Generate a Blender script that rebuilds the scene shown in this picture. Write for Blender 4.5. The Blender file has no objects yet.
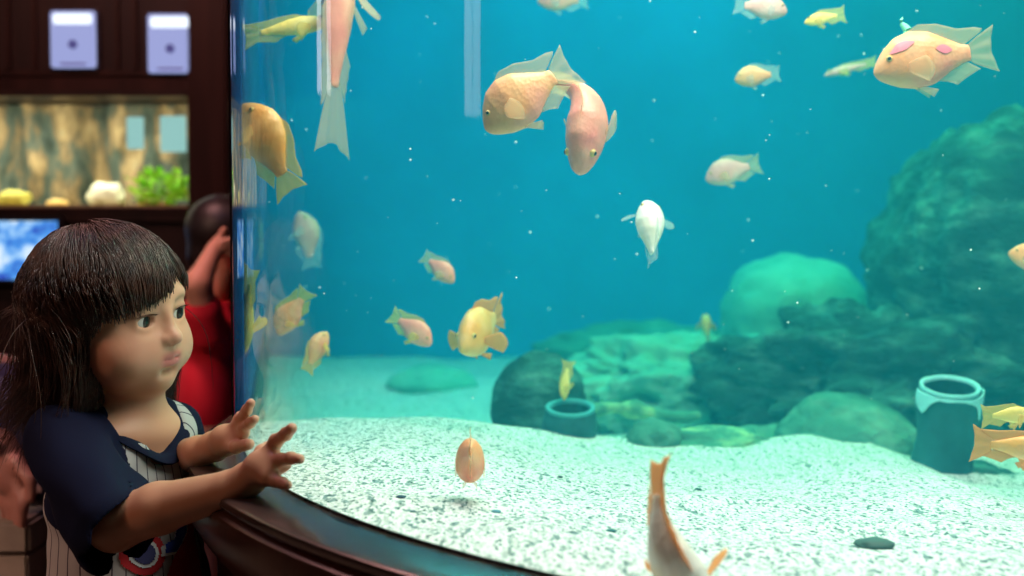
import bpy, bmesh, math, random
import numpy as np
from mathutils import Vector, Matrix, noise
from math import sin, cos, pi, radians, sqrt, atan2, hypot, asin

random.seed(7); RNG = np.random.RandomState(7)
scene = bpy.context.scene
COL = scene.collection

# ------------------------------------------------------------------ camera, world, lights, exposure
FPX = 1422.0; PITCH = radians(3.0); CAMZ = 0.88
cam_data = bpy.data.cameras.new('camera'); cam = bpy.data.objects.new('camera', cam_data); COL.objects.link(cam)
cam.location = (0, 0, CAMZ); cam.rotation_euler = (pi/2 - PITCH, 0, 0)
cam_data.sensor_width = 36; cam_data.lens = 36*FPX/1024
cam_data.dof.use_dof = True; cam_data.dof.focus_distance = 1.45; cam_data.dof.aperture_fstop = 4.4
cam_data.clip_start = 0.05
scene.camera = cam
scene.view_settings.view_transform = 'Standard'; scene.view_settings.look = 'None'
scene.view_settings.gamma = 1; scene.view_settings.use_curve_mapping = False
scene.view_settings.exposure = 0.1
cy = scene.cycles
cy.use_denoising = True; cy.max_bounces = 7; cy.diffuse_bounces = 3; cy.glossy_bounces = 3
cy.transmission_bounces = 4; cy.transparent_max_bounces = 24; cy.volume_bounces = 1
cy.caustics_reflective = False; cy.caustics_refractive = False
cy.sample_clamp_indirect = 4.0
w = bpy.data.worlds.new('world'); scene.world = w; w.use_nodes = True
w.node_tree.nodes['Background'].inputs[0].default_value = (0.9, 0.55, 0.42, 1)
w.node_tree.nodes['Background'].inputs[1].default_value = 0.012

def area(name, loc, target, size, energy, color, size_y=None, spread=None):
    d = bpy.data.lights.new(name, 'AREA'); d.energy = energy; d.color = color; d.size = size
    if size_y: d.shape = 'RECTANGLE'; d.size_y = size_y
    if spread: d.spread = spread
    o = bpy.data.objects.new(name, d); COL.objects.link(o); o.location = loc
    o.rotation_euler = (Vector(target)-Vector(loc)).to_track_quat('-Z', 'Y').to_euler()
    return o
# lamps inside the tank's hood, above the water
area('tank_lamp_front', (0.62, 1.27, 1.86), (0.62, 1.42, 0.5), 1.3, 37, (1.0, 0.80, 0.76), 0.5)
area('tank_lamp_left', (-0.02, 1.62, 1.86), (0.0, 1.7, 0.5), 0.5, 9, (1.0, 0.95, 0.88), 0.3)
area('tank_lamp_middle', (0.5, 2.6, 1.86), (0.45, 2.8, 0.5), 1.6, 25, (0.10, 1.0, 0.42), 0.8)
area('tank_lamp_back', (0.25, 3.5, 1.86), (0.2, 3.7, 0.5), 1.5, 23, (0.10, 0.72, 1.0), 0.8)
# room lamps: a warm ceiling lamp, a dim blue one over the child
area('room_lamp_warm', (-1.7, 0.6, 2.3), (-0.45, 1.45, 0.7), 0.5, 5.0, (1.0, 0.45, 0.25))
area('room_lamp_blue', (-0.75, 1.75, 2.2), (-0.5, 1.5, 0.8), 0.3, 2.0, (0.35, 0.45, 1.0))
area('room_lamp_red', (-1.05, 2.5, 2.2), (-0.62, 3.0, 0.7), 0.35, 14.0, (1.0, 0.45, 0.42))
area('side_fill', (-1.9, 0.8, 1.7), (-0.95, 2.1, 0.3), 0.4, 3.8, (1.0, 0.60, 0.45), spread=radians(60))  # added fill that brightens the bench and the adult, no fixture there

def ray(px, py):
    u = (px-512)/FPX; v = (288-py)/FPX
    return Vector((u, cos(PITCH)+v*sin(PITCH), -sin(PITCH)+v*cos(PITCH)))
def P(px, py, Y):
    r = ray(px, py); return Vector((0, 0, CAMZ)) + r*(Y/r.y)

# ------------------------------------------------------------------ helpers
def tag(o, label=None, cat=None, group=None, kind=None):
    if label: o['label'] = label
    if cat: o['category'] = cat
    if group: o['group'] = group
    if kind: o['kind'] = kind
    return o
def empty(name, loc=(0, 0, 0)):
    o = bpy.data.objects.new(name, None); COL.objects.link(o); o.location = loc; o.empty_display_size = .05
    return o
def link(name, me, parent=None, keep=True):
    o = bpy.data.objects.new(name, me); COL.objects.link(o)
    if parent is not None:
        o.parent = parent
        if keep:   # geometry is written in world coordinates
            o.matrix_parent_inverse = Matrix.Translation(-Vector(root_loc(parent)))
        WL[o.name] = (0, 0, 0)
    return o
WL = {}
def root_loc(o):
    return WL.get(o.name, tuple(o.location))
def mesh(name, verts, faces, mats, parent=None, smooth=True, mi=None, keep=True):
    me = bpy.data.meshes.new(name)
    me.from_pydata([tuple(v) for v in verts], [], [tuple(f) for f in faces])
    for m in (mats if isinstance(mats, (list, tuple)) else [mats]): me.materials.append(m)
    if smooth: me.polygons.foreach_set('use_smooth', [True]*len(me.polygons))
    if mi is not None: me.polygons.foreach_set('material_index', mi)
    me.update()
    if smooth: me.set_sharp_from_angle(angle=radians(50))
    return link(name, me, parent, keep)
def bm_obj(name, bm, mat, parent=None, smooth=False, keep=True):
    me = bpy.data.meshes.new(name); bmesh.ops.recalc_face_normals(bm, faces=bm.faces)
    bm.to_mesh(me); bm.free(); me.materials.append(mat)
    if smooth: me.polygons.foreach_set('use_smooth', [True]*len(me.polygons))
    return link(name, me, parent, keep)
def box(bm, x0, x1, y0, y1, z0, z1, bevel=0.0):
    vs = [bm.verts.new((x, y, z)) for z in (z0, z1) for y in (y0, y1) for x in (x0, x1)]
    fs = [bm.faces.new([vs[i] for i in f]) for f in ((0,1,3,2),(4,6,7,5),(0,4,5,1),(2,3,7,6),(0,2,6,4),(1,5,7,3))]
    if bevel:
        es = list({e for f in fs for e in f.edges})
        bmesh.ops.bevel(bm, geom=es, offset=bevel, segments=2, affect='EDGES')
def bx(name, x0, x1, y0, y1, z0, z1, mat, parent=None, bevel=0.0):
    bm = bmesh.new(); box(bm, x0, x1, y0, y1, z0, z1, bevel); return bm_obj(name, bm, mat, parent)
def smoothstep(a, b, x):
    t = np.clip((x-a)/(b-a), 0, 1); return t*t*(3-2*t)
def fbm(p, oct=4, lac=2.0, gain=.5):
    s = 0; a = 1; q = Vector(p)
    for _ in range(oct):
        s += a*noise.noise(q); q = q*lac; a *= gain
    return s

# ------------------------------------------------------------------ materials
def new_mat(name):
    m = bpy.data.materials.new(name); m.use_nodes = True
    nt = m.node_tree; return m, nt, nt.nodes['Principled BSDF']
def setp(b, **k):
    for n, v in k.items():
        b.inputs[n.replace('_', ' ')].default_value = v
def simple(name, col, rough=.6, metal=0, spec=.5, **k):
    m, nt, b = new_mat(name)
    b.inputs['Base Color'].default_value = (*col, 1); b.inputs['Roughness'].default_value = rough
    b.inputs['Metallic'].default_value = metal; b.inputs['Specular IOR Level'].default_value = spec
    for n, v in k.items(): b.inputs[n.replace('_', ' ')].default_value = v
    return m
def ramp(nt, fac, stops):
    r = nt.nodes.new('ShaderNodeValToRGB'); e = r.color_ramp.elements
    while len(e) < len(stops): e.new(.5)
    for i, (p, c) in enumerate(stops): e[i].position = p; e[i].color = (*c, 1)
    nt.links.new(fac, r.inputs[0]); return r.outputs[0]
def noise_tex(nt, scale, detail=4, rough=.55, coord='Object', dist=0, sc=None):
    tc = nt.nodes.new('ShaderNodeTexCoord'); n = nt.nodes.new('ShaderNodeTexNoise')
    n.inputs['Scale'].default_value = scale; n.inputs['Detail'].default_value = detail
    n.inputs['Roughness'].default_value = rough; n.inputs['Distortion'].default_value = dist
    v = tc.outputs[coord]
    if sc:
        mp = nt.nodes.new('ShaderNodeMapping'); mp.inputs['Scale'].default_value = sc
        nt.links.new(v, mp.inputs[0]); v = mp.outputs[0]
    nt.links.new(v, n.inputs['Vector']); return n.outputs['Fac']
def bump(nt, b, h, strength=.5, dist=.01):
    bp = nt.nodes.new('ShaderNodeBump'); bp.inputs['Strength'].default_value = strength
    bp.inputs['Distance'].default_value = dist
    nt.links.new(h, bp.inputs['Height']); nt.links.new(bp.outputs[0], b.inputs['Normal'])
def mottled(name, stops, scale, rough=.8, bs=.5, bd=.01, detail=6, sc=None, spec=.3, bscale=None):
    m, nt, b = new_mat(name); f = noise_tex(nt, scale, detail, .6, sc=sc)
    nt.links.new(ramp(nt, f, stops), b.inputs['Base Color'])
    b.inputs['Roughness'].default_value = rough; b.inputs['Specular IOR Level'].default_value = spec
    f2 = noise_tex(nt, bscale or scale*2, 6, .65, sc=sc); bump(nt, b, f2, bs, bd)
    return m
def emit(name, col, strength):
    m, nt, b = new_mat(name); setp(b, Base_Color=(0.02, 0.02, 0.02, 1), Roughness=.3)
    b.inputs['Emission Color'].default_value = (*col, 1); b.inputs['Emission Strength'].default_value = strength
    return m

M = {}
M['gravel'] = None
def gravel_mat():
    m, nt, b = new_mat('white_gravel')
    tc = nt.nodes.new('ShaderNodeTexCoord')
    v = nt.nodes.new('ShaderNodeTexVoronoi'); v.inputs['Scale'].default_value = 400
    mp = nt.nodes.new('ShaderNodeMapping'); mp.inputs['Scale'].default_value = (1, .42, 1); nt.links.new(tc.outputs['Object'], mp.inputs[0])
    nt.links.new(mp.outputs[0], v.inputs['Vector'])
    sep = nt.nodes.new('ShaderNodeSeparateColor'); nt.links.new(v.outputs['Color'], sep.inputs[0])
    c = ramp(nt, sep.outputs[0], [(0, (.05, .12, .13)), (.12, (.20, .32, .32)), (.26, (.58, .62, .60)), (.5, (.76, .76, .77)), (1, (.88, .87, .89))])
    v2 = nt.nodes.new('ShaderNodeTexVoronoi'); v2.inputs['Scale'].default_value = 190
    nt.links.new(mp.outputs[0], v2.inputs['Vector'])
    sep2 = nt.nodes.new('ShaderNodeSeparateColor'); nt.links.new(v2.outputs['Color'], sep2.inputs[0])
    k = ramp(nt, sep2.outputs[1], [(0, (.25, .38, .4)), (.07, (.55, .62, .6)), (.1, (1, 1, 1)), (1, (1, 1, 1))])
    mx = nt.nodes.new('ShaderNodeMix'); mx.data_type = 'RGBA'; mx.blend_type = 'MULTIPLY'; mx.inputs[0].default_value = 1
    nt.links.new(c, mx.inputs[6]); nt.links.new(k, mx.inputs[7])
    nt.links.new(mx.outputs[2], b.inputs['Base Color'])
    b.inputs['Roughness'].default_value = .75; b.inputs['Specular IOR Level'].default_value = .25
    bump(nt, b, v.outputs['Distance'], .35, .002)
    return m
M['gravel'] = gravel_mat()
ROCKS = {
 'dark': mottled('dark_algae_rock', [(.25, (.01, .035, .035)), (.48, (.02, .075, .075)), (.6, (.07, .20, .19)), (.75, (.22, .46, .40))], 11, .85, 1, .035, sc=(1, 1, 2.2), bscale=26),
 'mid': mottled('mossy_rock', [(.25, (.02, .09, .07)), (.5, (.07, .23, .18)), (.78, (.24, .48, .36))], 8, .85, .8, .015, bscale=30),
 'pale': mottled('pale_algae_rock', [(.25, (.06, .24, .20)), (.5, (.16, .42, .36)), (.78, (.34, .62, .52))], 5, .85, .6, .015, bscale=22),
 'moss': mottled('yellow_moss_rock', [(.3, (.03, .12, .10)), (.5, (.08, .28, .2)), (.62, (.30, .55, .30)), (.72, (.75, .68, .30))], 14, .85, .9, .01, bscale=30),
}
def glass_mat(name, tint=(1, 1, 1), refl=1.0, ior=1.45):
    m = bpy.data.materials.new(name); m.use_nodes = True; nt = m.node_tree; nt.nodes.clear()
    out = nt.nodes.new('ShaderNodeOutputMaterial'); mx = nt.nodes.new('ShaderNodeMixShader')
    tr = nt.nodes.new('ShaderNodeBsdfTransparent'); tr.inputs[0].default_value = (*tint, 1)
    gl = nt.nodes.new('ShaderNodeBsdfGlossy'); gl.inputs['Roughness'].default_value = 0.015
    fr = nt.nodes.new('ShaderNodeFresnel'); 
    ge = nt.nodes.new('ShaderNodeNewGeometry'); mr = nt.nodes.new('ShaderNodeMapRange')   # same reflectance from either side of the pane
    mr.inputs['To Min'].default_value = ior; mr.inputs['To Max'].default_value = 1/ior
    nt.links.new(ge.outputs['Backfacing'], mr.inputs['Value']); nt.links.new(mr.outputs[0], fr.inputs[0])
    nt.links.new(fr.outputs[0], mx.inputs[0]); nt.links.new(tr.outputs[0], mx.inputs[1]); nt.links.new(gl.outputs[0], mx.inputs[2])
    nt.links.new(mx.outputs[0], out.inputs[0]); return m
M['glass'] = glass_mat('tank_glass', ior=1.33)
def water_mat():
    m = bpy.data.materials.new('blue_green_water'); m.use_nodes = True; nt = m.node_tree; nt.nodes.clear()
    out = nt.nodes.new('ShaderNodeOutputMaterial')
    a = nt.nodes.new('ShaderNodeVolumeAbsorption'); a.inputs['Color'].default_value = (0.52, 0.885, 0.80, 1); a.inputs['Density'].default_value = .75
    s = nt.nodes.new('ShaderNodeVolumeScatter'); s.inputs['Color'].default_value = (.03, .66, .98, 1); s.inputs['Density'].default_value = .15
    s.inputs['Anisotropy'].default_value = .25
    ad = nt.nodes.new('ShaderNodeAddShader'); nt.links.new(a.outputs[0], ad.inputs[0]); nt.links.new(s.outputs[0], ad.inputs[1])
    nt.links.new(ad.outputs[0], out.inputs['Volume'])
    return m
M['water'] = water_mat()
M['brown'] = mottled('dark_brown_lacquer', [(.3, (.035, .012, .008)), (.7, (.075, .026, .016))], 6, .28, .08, .002, sc=(6, 6, .6), spec=.6)
M['ledge'] = simple('glossy_ledge_top', (.045, .028, .026), .22, spec=.8)
M['backdrop'] = mottled('blue_painted_back_panel', [(.36, (.0, .09, .36)), (.64, (.003, .20, .60))], 1.1, .7, .1, .005)
M['wood'] = mottled('very_dark_wood', [(.3, (.009, .005, .004)), (.7, (.026, .012, .009))], 3, .45, .15, .002, sc=(5, 5, .5))
M['post'] = mottled('reddish_dark_wood', [(.3, (.016, .007, .006)), (.7, (.042, .017, .013))], 4, .35, .15, .002, sc=(6, 6, .4))

# ------------------------------------------------------------------ the tank
CX, CY, R = 0.7340, 1.7892, 1.0655
LEDGE = 0.62; TOP = 1.76; YB = 4.35
A0 = radians(180+9.2); A1 = radians(360-12)
ca, sa = cos(radians(9.2)), sin(radians(9.2))
def footprint(off=0.0, n=96, yb=YB, straight=10):
    """left side panel from the back to the front, round the bow front, back along the right side; off pushes outwards"""
    pts = []
    r = R+off
    pl = Vector((CX+r*cos(A0), CY+r*sin(A0))); dl = Vector((-sa, ca))
    L = (yb+off*0-pl.y)/dl.y
    r0 = R+min(off, 0.0); p0 = Vector((CX+r0*cos(A0), CY+r0*sin(A0)))     # the ledge dies out along the left side
    for i in range(straight): pts.append((p0 if off > 0 else pl)+dl*L*(1-i/straight))
    for i in range(n+1):
        a = A0+(A1-A0)*i/n; pts.append(Vector((CX+r*cos(a), CY+r*sin(a))))
    pr = pts[-1]; dr = Vector((sin(radians(12)), cos(radians(12)))); L = (yb-pr.y)/dr.y
    for i in range(1, straight+1): pts.append(pr+dr*L*i/straight)
    return pts
def glass_y(px):
    """y at which the line of sight through px meets the front glass"""
    u = (px-512)/FPX
    # plan-view only: |(u y - CX, y - CY)| = R
    a = u*u+1; b = -2*(u*CX+CY); c = CX*CX+CY*CY-R*R
    d = b*b-4*a*c
    return (-b-sqrt(max(0, d)))/(2*a)
def sweep(name, prof, mat, parent, n=96, closed=True, smooth=True):
    rings = [footprint(o, n) for o, z in prof]
    N = len(rings[0]); V = []; F = []
    for k, (o, z) in enumerate(prof):
        V += [(p.x, p.y, z) for p in rings[k]]
    K = len(prof)
    for k in range(K if closed else K-1):
        k2 = (k+1) % K
        for i in range(N-1): F.append((k*N+i, k*N+i+1, k2*N+i+1, k2*N+i))
    if closed:
        F.append([k*N for k in range(K)]); F.append([k*N+N-1 for k in range(K)][::-1])
    return mesh(name, V, F, mat, parent, smooth)

tank = empty('aquarium', (CX, CY, 0)); tag(tank, 'large bow-fronted aquarium with a dark brown lacquered ledge and base', 'aquarium')
sweep('cladding', [(-.015, 0), (.02, 0), (.02, .5), (.026, .53), (.044, .552), (.055, .570), (.058, .588), (.056, .603), (.049, .607), (-.015, .607)], M['brown'], tank)
sweep('ledge', [(-.014, .6072), (.049, .6072), (.053, .612), (.052, .618), (.048, .62), (-.014, .62)], M['ledge'], tank)
def arc_shell(name, r0, r1, z0, z1, a0, a1, mat, parent, n=120):
    V = []; F = []
    for i in range(n+1):
        a = a0+(a1-a0)*i/n
        for r_, z in ((r0, z0), (r1, z0), (r1, z1), (r0, z1)): V.append((CX+r_*cos(a), CY+r_*sin(a), z))
    for i in range(n):
        for k in range(4):
            k2 = (k+1) % 4; F.append((i*4+k, i*4+k2, i*4+4+k2, i*4+4+k))
    F.append((0, 1, 2, 3)); F.append((n*4+3, n*4+2, n*4+1, n*4))
    return mesh(name, V, F, mat, parent)
arc_shell('front_glass', R-.010, R, LEDGE, TOP+.04, A0, A1, M['glass'], tank)
def panel(name, p, q, t, z0, z1, mat, parent):
    d = (q-p).normalized(); nn = Vector((-d.y, d.x))*t
    c = [p, q, q+nn, p+nn]
    V = [(v.x, v.y, z) for z in (z0, z1) for v in c]
    return mesh(name, V, [(3,2,1,0),(4,5,6,7),(0,1,5,4),(1,2,6,5),(2,3,7,6),(3,0,4,7)], mat, parent, False)
fp = footprint(0.0)
panel('side_panel', fp[10], fp[0], -.01, .3, TOP+.04, M['backdrop'], tank)
panel('outer_panel', fp[9]*.1+fp[10]*.9, fp[0], .004, .62, TOP+.04, M['wood'], tank)
panel('side_panel', fp[-1], fp[-11], -.01, .3, TOP+.04, M['backdrop'], tank)
panel('back_panel', fp[0], fp[-1], .01, .3, TOP+.04, M['backdrop'], tank)
# hood: dark box closing the tank above the lamps, added out of view to keep lamp light off the room
hp = footprint(.02)
V = [(p.x, p.y, z) for z in (TOP+.045, 1.98) for p in hp]; n_ = len(hp)
F = [(i, (i+1) % n_, n_+(i+1) % n_, n_+i) for i in range(n_)] + [tuple(range(n_, 2*n_))]
mesh('unseen_hood', V, F, M['wood'], tank, False)
# water body
wp = footprint(-.012)
V = [(p.x, p.y+(-.012 if i in (0, len(wp)-1) else 0), z) for z in (.36, TOP-.02) for i, p in enumerate(wp)]; n_ = len(wp)
F = [(i, (i+1) % n_, n_+(i+1) % n_, n_+i) for i in range(n_)] + [tuple(range(n_))[::-1], tuple(range(n_, 2*n_))]
wo = mesh('aquarium_water', V, F, M['water'], None, False)
tag(wo, 'clear blue-green water filling the bow-fronted aquarium', 'water', kind='stuff')

# gravel bed
def crest_z(x):
    px = 512+FPX*x/1.95
    xs = [150, 235, 300, 400, 480, 560, 640, 760, 830, 900, 960, 1100]
    ys = [428, 426, 424, 417, 425, 446, 457, 464, 452, 458, 482, 492]
    py = float(np.interp(px, xs, ys))
    return P(px, py, 1.95).z
def gravel_z(x, y):
    zc = crest_z(x)
    if x*x+y*y < .01: return LEDGE
    # front slope: from the ledge at the glass up to the crest at y = 1.95
    yg = CY-sqrt(max(0, R*R-(x-CX)**2)) if abs(x-CX) < R else 1.75
    t = min(1, max(0, (y-yg)/max(.05, 1.95-yg)))
    zf = (LEDGE+.004)*(1-t)+zc*t
    zb = np.interp(y, [1.95, 2.05, 2.45, 3.0, 4.0, 4.5], [0, -.012, -.11, -.135, -.15, -.14])+.015*noise.noise(Vector((x*3, y*3, 0)))
    zbk = .585+zb
    s = float(smoothstep(1.95, 2.12, np.float64(y)))
    z = zf*(1-s)+min(zbk, zc-.01*0)*s if y > 1.95 else zf
    z += .006*noise.noise(Vector((x*9, y*9, 3)))*(1 if y > yg+.03 else 0)
    return z
fr = footprint(-.0105, 140)[10:-10]
bl = footprint(-.0105)[0]; br = footprint(-.0105)[-1]
NU, NV = len(fr), 150
V = []; F = []
for j in range(NV+1):
    t = (j/NV)**1.6
    for i, p in enumerate(fr):
        s = i/(NU-1); s2 = s
        q = bl.lerp(br, s2); q = Vector((q.x, q.y-.01))
        c = p.lerp(q, t); V.append((c.x, c.y, gravel_z(c.x, c.y)))
for j in range(NV):
    for i in range(NU-1):
        a = j*NU+i; F.append((a, a+1, a+NU+1, a+NU))
go = mesh('gravel', V, F, M['gravel']); tag(go, 'white speckled gravel bed on the aquarium floor', 'gravel', kind='stuff')

# ------------------------------------------------------------------ rocks
def rock(name, label, c, rad, mat, seed=0, amp=.18, freq=1.6, sub=5, rot=0, cat='rock', group=None, flat=None, strata=0, boxy=0):
    bm = bmesh.new(); bmesh.ops.create_icosphere(bm, subdivisions=sub, radius=1)
    off = Vector((seed*7.3, seed*3.1, seed*1.7))
    for v in bm.verts:
        n = v.co.normalized()
        d = (1 if not boxy else (abs(n.x)**boxy+abs(n.y)**boxy+abs(n.z)**boxy)**(-1/boxy)*.93)+amp*fbm(n*freq+off, 5, 2.1, .52)
        ridge = abs(noise.noise(n*freq*2.3+off)); d -= amp*.35*ridge
        if strata: d += strata*sin((n.z*9+1.5*noise.noise(n*2+off)))*.5
        v.co = n*d
        v.co = Vector((v.co.x*rad[0], v.co.y*rad[1], v.co.z*rad[2]))
        if rot: v.co.rotate(Matrix.Rotation(rot, 3, 'Y'))
        v.co += Vector(c)
    o = bm_obj(name, bm, mat, None, True)
    tag(o, label, cat, group); return o
def rpx(px, py, Y, w, h, dep): # a rock whose outline is centred at the given direction, w and h in pixels at distance Y
    k = Y/FPX; p = P(px, py, Y); return (p.x, p.y, p.z), (w*k/2, dep, h*k/2)
c, r = rpx(1020, 300, 2.75, 290, 385, .34)
rock('boulder', 'tall dark rough boulder rising at the right edge of the tank', c, r, ROCKS['dark'], 1, .17, 1.7, 6, strata=.05, boxy=3.0)
c, r = rpx(792, 322, 3.3, 150, 138, .22)
rock('boulder', 'pale teal dome-shaped boulder at the back left of the tall dark boulder', c, r, ROCKS['pale'], 2, .11, 1.5, boxy=2.8)
c, r = rpx(870, 398, 2.6, 330, 190, .26)
rock('boulder', 'wide low dark rock bank running below the tall boulder', c, r, ROCKS['dark'], 3, .30, 2.4, 6, strata=.04)
c, r = rpx(690, 396, 2.85, 280, 125, .26)
rock('boulder', 'long green rock bank in front of the pale dome-shaped boulder', c, r, ROCKS['pale'], 4, .28, 2.3, 6)
c, r = rpx(850, 455, 2.2, 150, 118, .13)
rock('boulder', 'smooth green rounded rock left of the open standing jar', c, r, ROCKS['mid'], 5, .12, 1.2, 6, rot=.18)
c, r = rpx(700, 449, 2.13, 160, 46, .07)
rock('boulder', 'flat mossy rock with yellow patches half buried in the gravel', c, r, ROCKS['moss'], 6, .2, 1.8)
c, r = rpx(655, 440, 2.1, 58, 42, .05)
rock('boulder', 'small dark green stone beside the flat mossy rock', c, r, ROCKS['mid'], 7, .12, 1.5)
c, r = rpx(540, 408, 2.36, 98, 112, .09)
rock('boulder', 'dark teal egg-shaped boulder behind the small open pot', c, r, ROCKS['dark'], 8, .1, 1.3)
c, r = rpx(775, 448, 2.3, 110, 50, .08)
rock('boulder', 'low dark green stone between the mossy rock and rounded rock', c, r, ROCKS['mid'], 9, .2, 1.8)
c, r = rpx(965, 484, 2.08, 110, 44, .08)
rock('boulder', 'dark flat stone at the foot of the open standing jar', c, r, ROCKS['dark'], 10, .18, 1.6)
c, r = rpx(432, 384, 3.6, 90, 38, .12)
rock('boulder', 'low bright green mound on the far gravel left of the egg-shaped boulder', c, r, ROCKS['pale'], 11, .12, 1.6)
c, r = rpx(1020, 440, 2.9, 150, 50, .2)
rock('boulder', 'mossy stone ledge behind the jar at the right edge', c, r, ROCKS['moss'], 12, .2, 2)
c, r = rpx(645, 352, 3.7, 210, 60, .15)
rock('boulder', 'faint blue-green rock deep in the haze behind the swimming white fish', c, r, ROCKS['mid'], 13, .2, 2)
# dead branch
def tube(name, pts, rad, mat, parent=None, seg=12, rads=None, noiseamp=0):
    V = []; F = []; n = len(pts)
    for i, p in enumerate(pts):
        p = Vector(p); t = (Vector(pts[min(i+1, n-1)])-Vector(pts[max(i-1, 0)])).normalized()
        a = t.cross(Vector((0, .3, 1))).normalized(); b = t.cross(a)
        rr = rads[i] if rads else rad
        for k in range(seg):
            q = p+(a*cos(2*pi*k/seg)+b*sin(2*pi*k/seg))*rr*(1+noiseamp*noise.noise(p*30+Vector((k, 0, 0))))
            V.append(q)
    for i in range(n-1):
        for k in range(seg):
            F.append((i*seg+k, i*seg+(k+1) % seg, (i+1)*seg+(k+1) % seg, (i+1)*seg+k))
    F.append(tuple(range(seg))[::-1]); F.append(tuple(range((n-1)*seg, n*seg)))
    return mesh(name, V, F, mat, parent)
pts = [P(588+i*11, 411-4*sin(i*.6)+1.2*i*.3, 2.24+.01*i) for i in range(11)]
o = tube('sunken_branch', pts, .01, ROCKS['moss'], rads=[.007+.004*sin(i*1.3)**2+.006*(i in (4, 5)) for i in range(11)], noiseamp=.4)
tag(o, 'yellowish mossy branch lying behind the small open pot', 'branch')
# pebbles
for i, (px, py, Y, s, lab) in enumerate([
    (401, 498, None, 5, 'small dark blue pebble on the gravel below the blurred round fish'),
    (413, 513, None, 3.5, 'tiny grey-teal pebble just under the dark blue pebble'),
    (496, 513, None, 5, 'small pale blue pebble on the white gravel in mid tank'),
    (611, 532, None, 5, 'small teal pebble beside the big fish at the bottom'),
    (875, 548, None, 21, 'long flat dark grey-green stone on the gravel at lower right'),
    (698, 490, None, 3.5, 'tiny dark green pebble right of the upturned tail'),
    (560, 478, None, 3, 'tiny dark speck of stone right of the round fish')]):
    # drop the stone onto the bed along the line of sight, in the world
    Y = 1.0
    while Y < 2.0:
        p = P(px, py, Y)
        if p.z <= gravel_z(p.x, p.y): break
        Y += .004
    k = Y/FPX
    rock('pebble', lab, (p.x, p.y, gravel_z(p.x, p.y)+s*k*.18), (s*k, s*k*.8, s*k*.42 if s < 10 else s*k*.3), simple('pebble_%d' % i, [(.02, .08, .13), (.08, .2, .22), (.1, .33, .42), (.03, .2, .2), (.05, .12, .11), (.03, .12, .1), (.05, .1, .1)][i], .7), 20+i, .2, 1.5, 3, cat='pebble')

# pot and jar
def lathe(name, prof, c, mat, parent=None, seg=48, wob=0, ring=False):
    V = []; F = []; n = len(prof)
    for i, (r_, z) in enumerate(prof):
        for k in range(seg):
            a = 2*pi*k/seg; rr = r_*(1+wob*noise.noise(Vector((cos(a)*1.5, sin(a)*1.5, z*20))))
            V.append((c[0]+rr*cos(a), c[1]+rr*sin(a), c[2]+z))
    for i in range(n-1):
        for k in range(seg): F.append((i*seg+k, i*seg+(k+1) % seg, (i+1)*seg+(k+1) % seg, (i+1)*seg+k))
    if ring:
        for k in range(seg): F.append(((n-1)*seg+k, (n-1)*seg+(k+1) % seg, (k+1) % seg, k))
    else:
        F.append(tuple(range(seg))[::-1]); F.append(tuple(range((n-1)*seg, n*seg)))
    return mesh(name, V, F, mat, parent)
M['potdark'] = mottled('algae_covered_clay', [(.3, (.01, .05, .06)), (.7, (.03, .16, .18))], 12, .8, .6, .006)
M['potrim'] = mottled('pale_blue_glaze', [(.3, (.2, .55, .62)), (.7, (.4, .8, .85))], 10, .4, .2, .003)
p = P(570, 446, 2.10); rt = 26*2.1/FPX
pot = empty('small_pot', (p.x, p.y, p.z)); tag(pot, 'small open teal pot sunk in the gravel before the egg-shaped boulder', 'pot')
H = 40*2.1/FPX
lathe('pot_body', [(rt*.8, -.01), (rt*.98, H*.2), (rt*1.08, H*.5), (rt*1.0, H*.85), (rt*.92, H*.97), (rt*.76, H*.97), (rt*.76, H*.3)], p, M['potdark'], pot, wob=.05)
lathe('pot_rim', [(rt*.92, H*.95), (rt*.97, H), (rt*.95, H*1.05), (rt*.8, H*1.05), (rt*.74, H), (rt*.75, H*.95)], p, simple('teal_rim', (.06, .32, .36), .6), pot, ring=True)
p = P(941, 482, 2.06); rt = 28*2.06/FPX; H = 106*2.06/FPX
jar = empty('standing_jar', (p.x, p.y, p.z)); tag(jar, 'tall open standing jar with a pale blue dripping rim', 'jar')
lathe('jar_body', [(rt*1.1, -.02), (rt*1.12, H*.2), (rt*1.0, H*.45), (rt*1.08, H*.8), (rt*1.05, H*.95), (rt*.88, H*.95), (rt*.86, H*.2)], p, M['potdark'], jar, wob=.12)
lathe('jar_rim', [(rt*1.04, H*.945), (rt*1.06, H*.97), (rt*1.04, H*.985), (rt*.95, H*.985), (rt*.90, H*.97), (rt*.89, H*.95)], p, M['potrim'], jar, wob=.04, ring=True)
# glaze dripping down the outside: a curved skin with ragged lower edge
jar.rotation_euler = (radians(14), 0, 0)
pot.rotation_euler = (radians(12), 0, 0)
def drip(a0, a1, depths, name='glaze_drip'):
    V = []; F = []; n = 28; m_ = 8
    for i in range(n+1):
        a = a0+(a1-a0)*i/n; dd = float(np.interp(i/n, np.linspace(0, 1, len(depths)), depths))*H
        for j in range(m_+1):
            z = H*.955-dd*j/m_; rr = rt*(1.10)*(1+.12*noise.noise(Vector((cos(a)*1.5, sin(a)*1.5, z*20))))+.0015
            V.append((p.x+rr*cos(a), p.y+rr*sin(a), p.z+z))
    for i in range(n):
        for j in range(m_): q = i*(m_+1)+j; F.append((q, q+m_+1, q+m_+2, q+1))
    o = mesh(name, V, F, M['potrim'], jar); md = o.modifiers.new('thick', 'SOLIDIFY'); md.thickness = .0015; return o
drip(radians(180), radians(362), [.06, .16, .20, .08, .02, .03, .02, .02, .05, .10, .28, .06, .30, .12])
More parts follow.
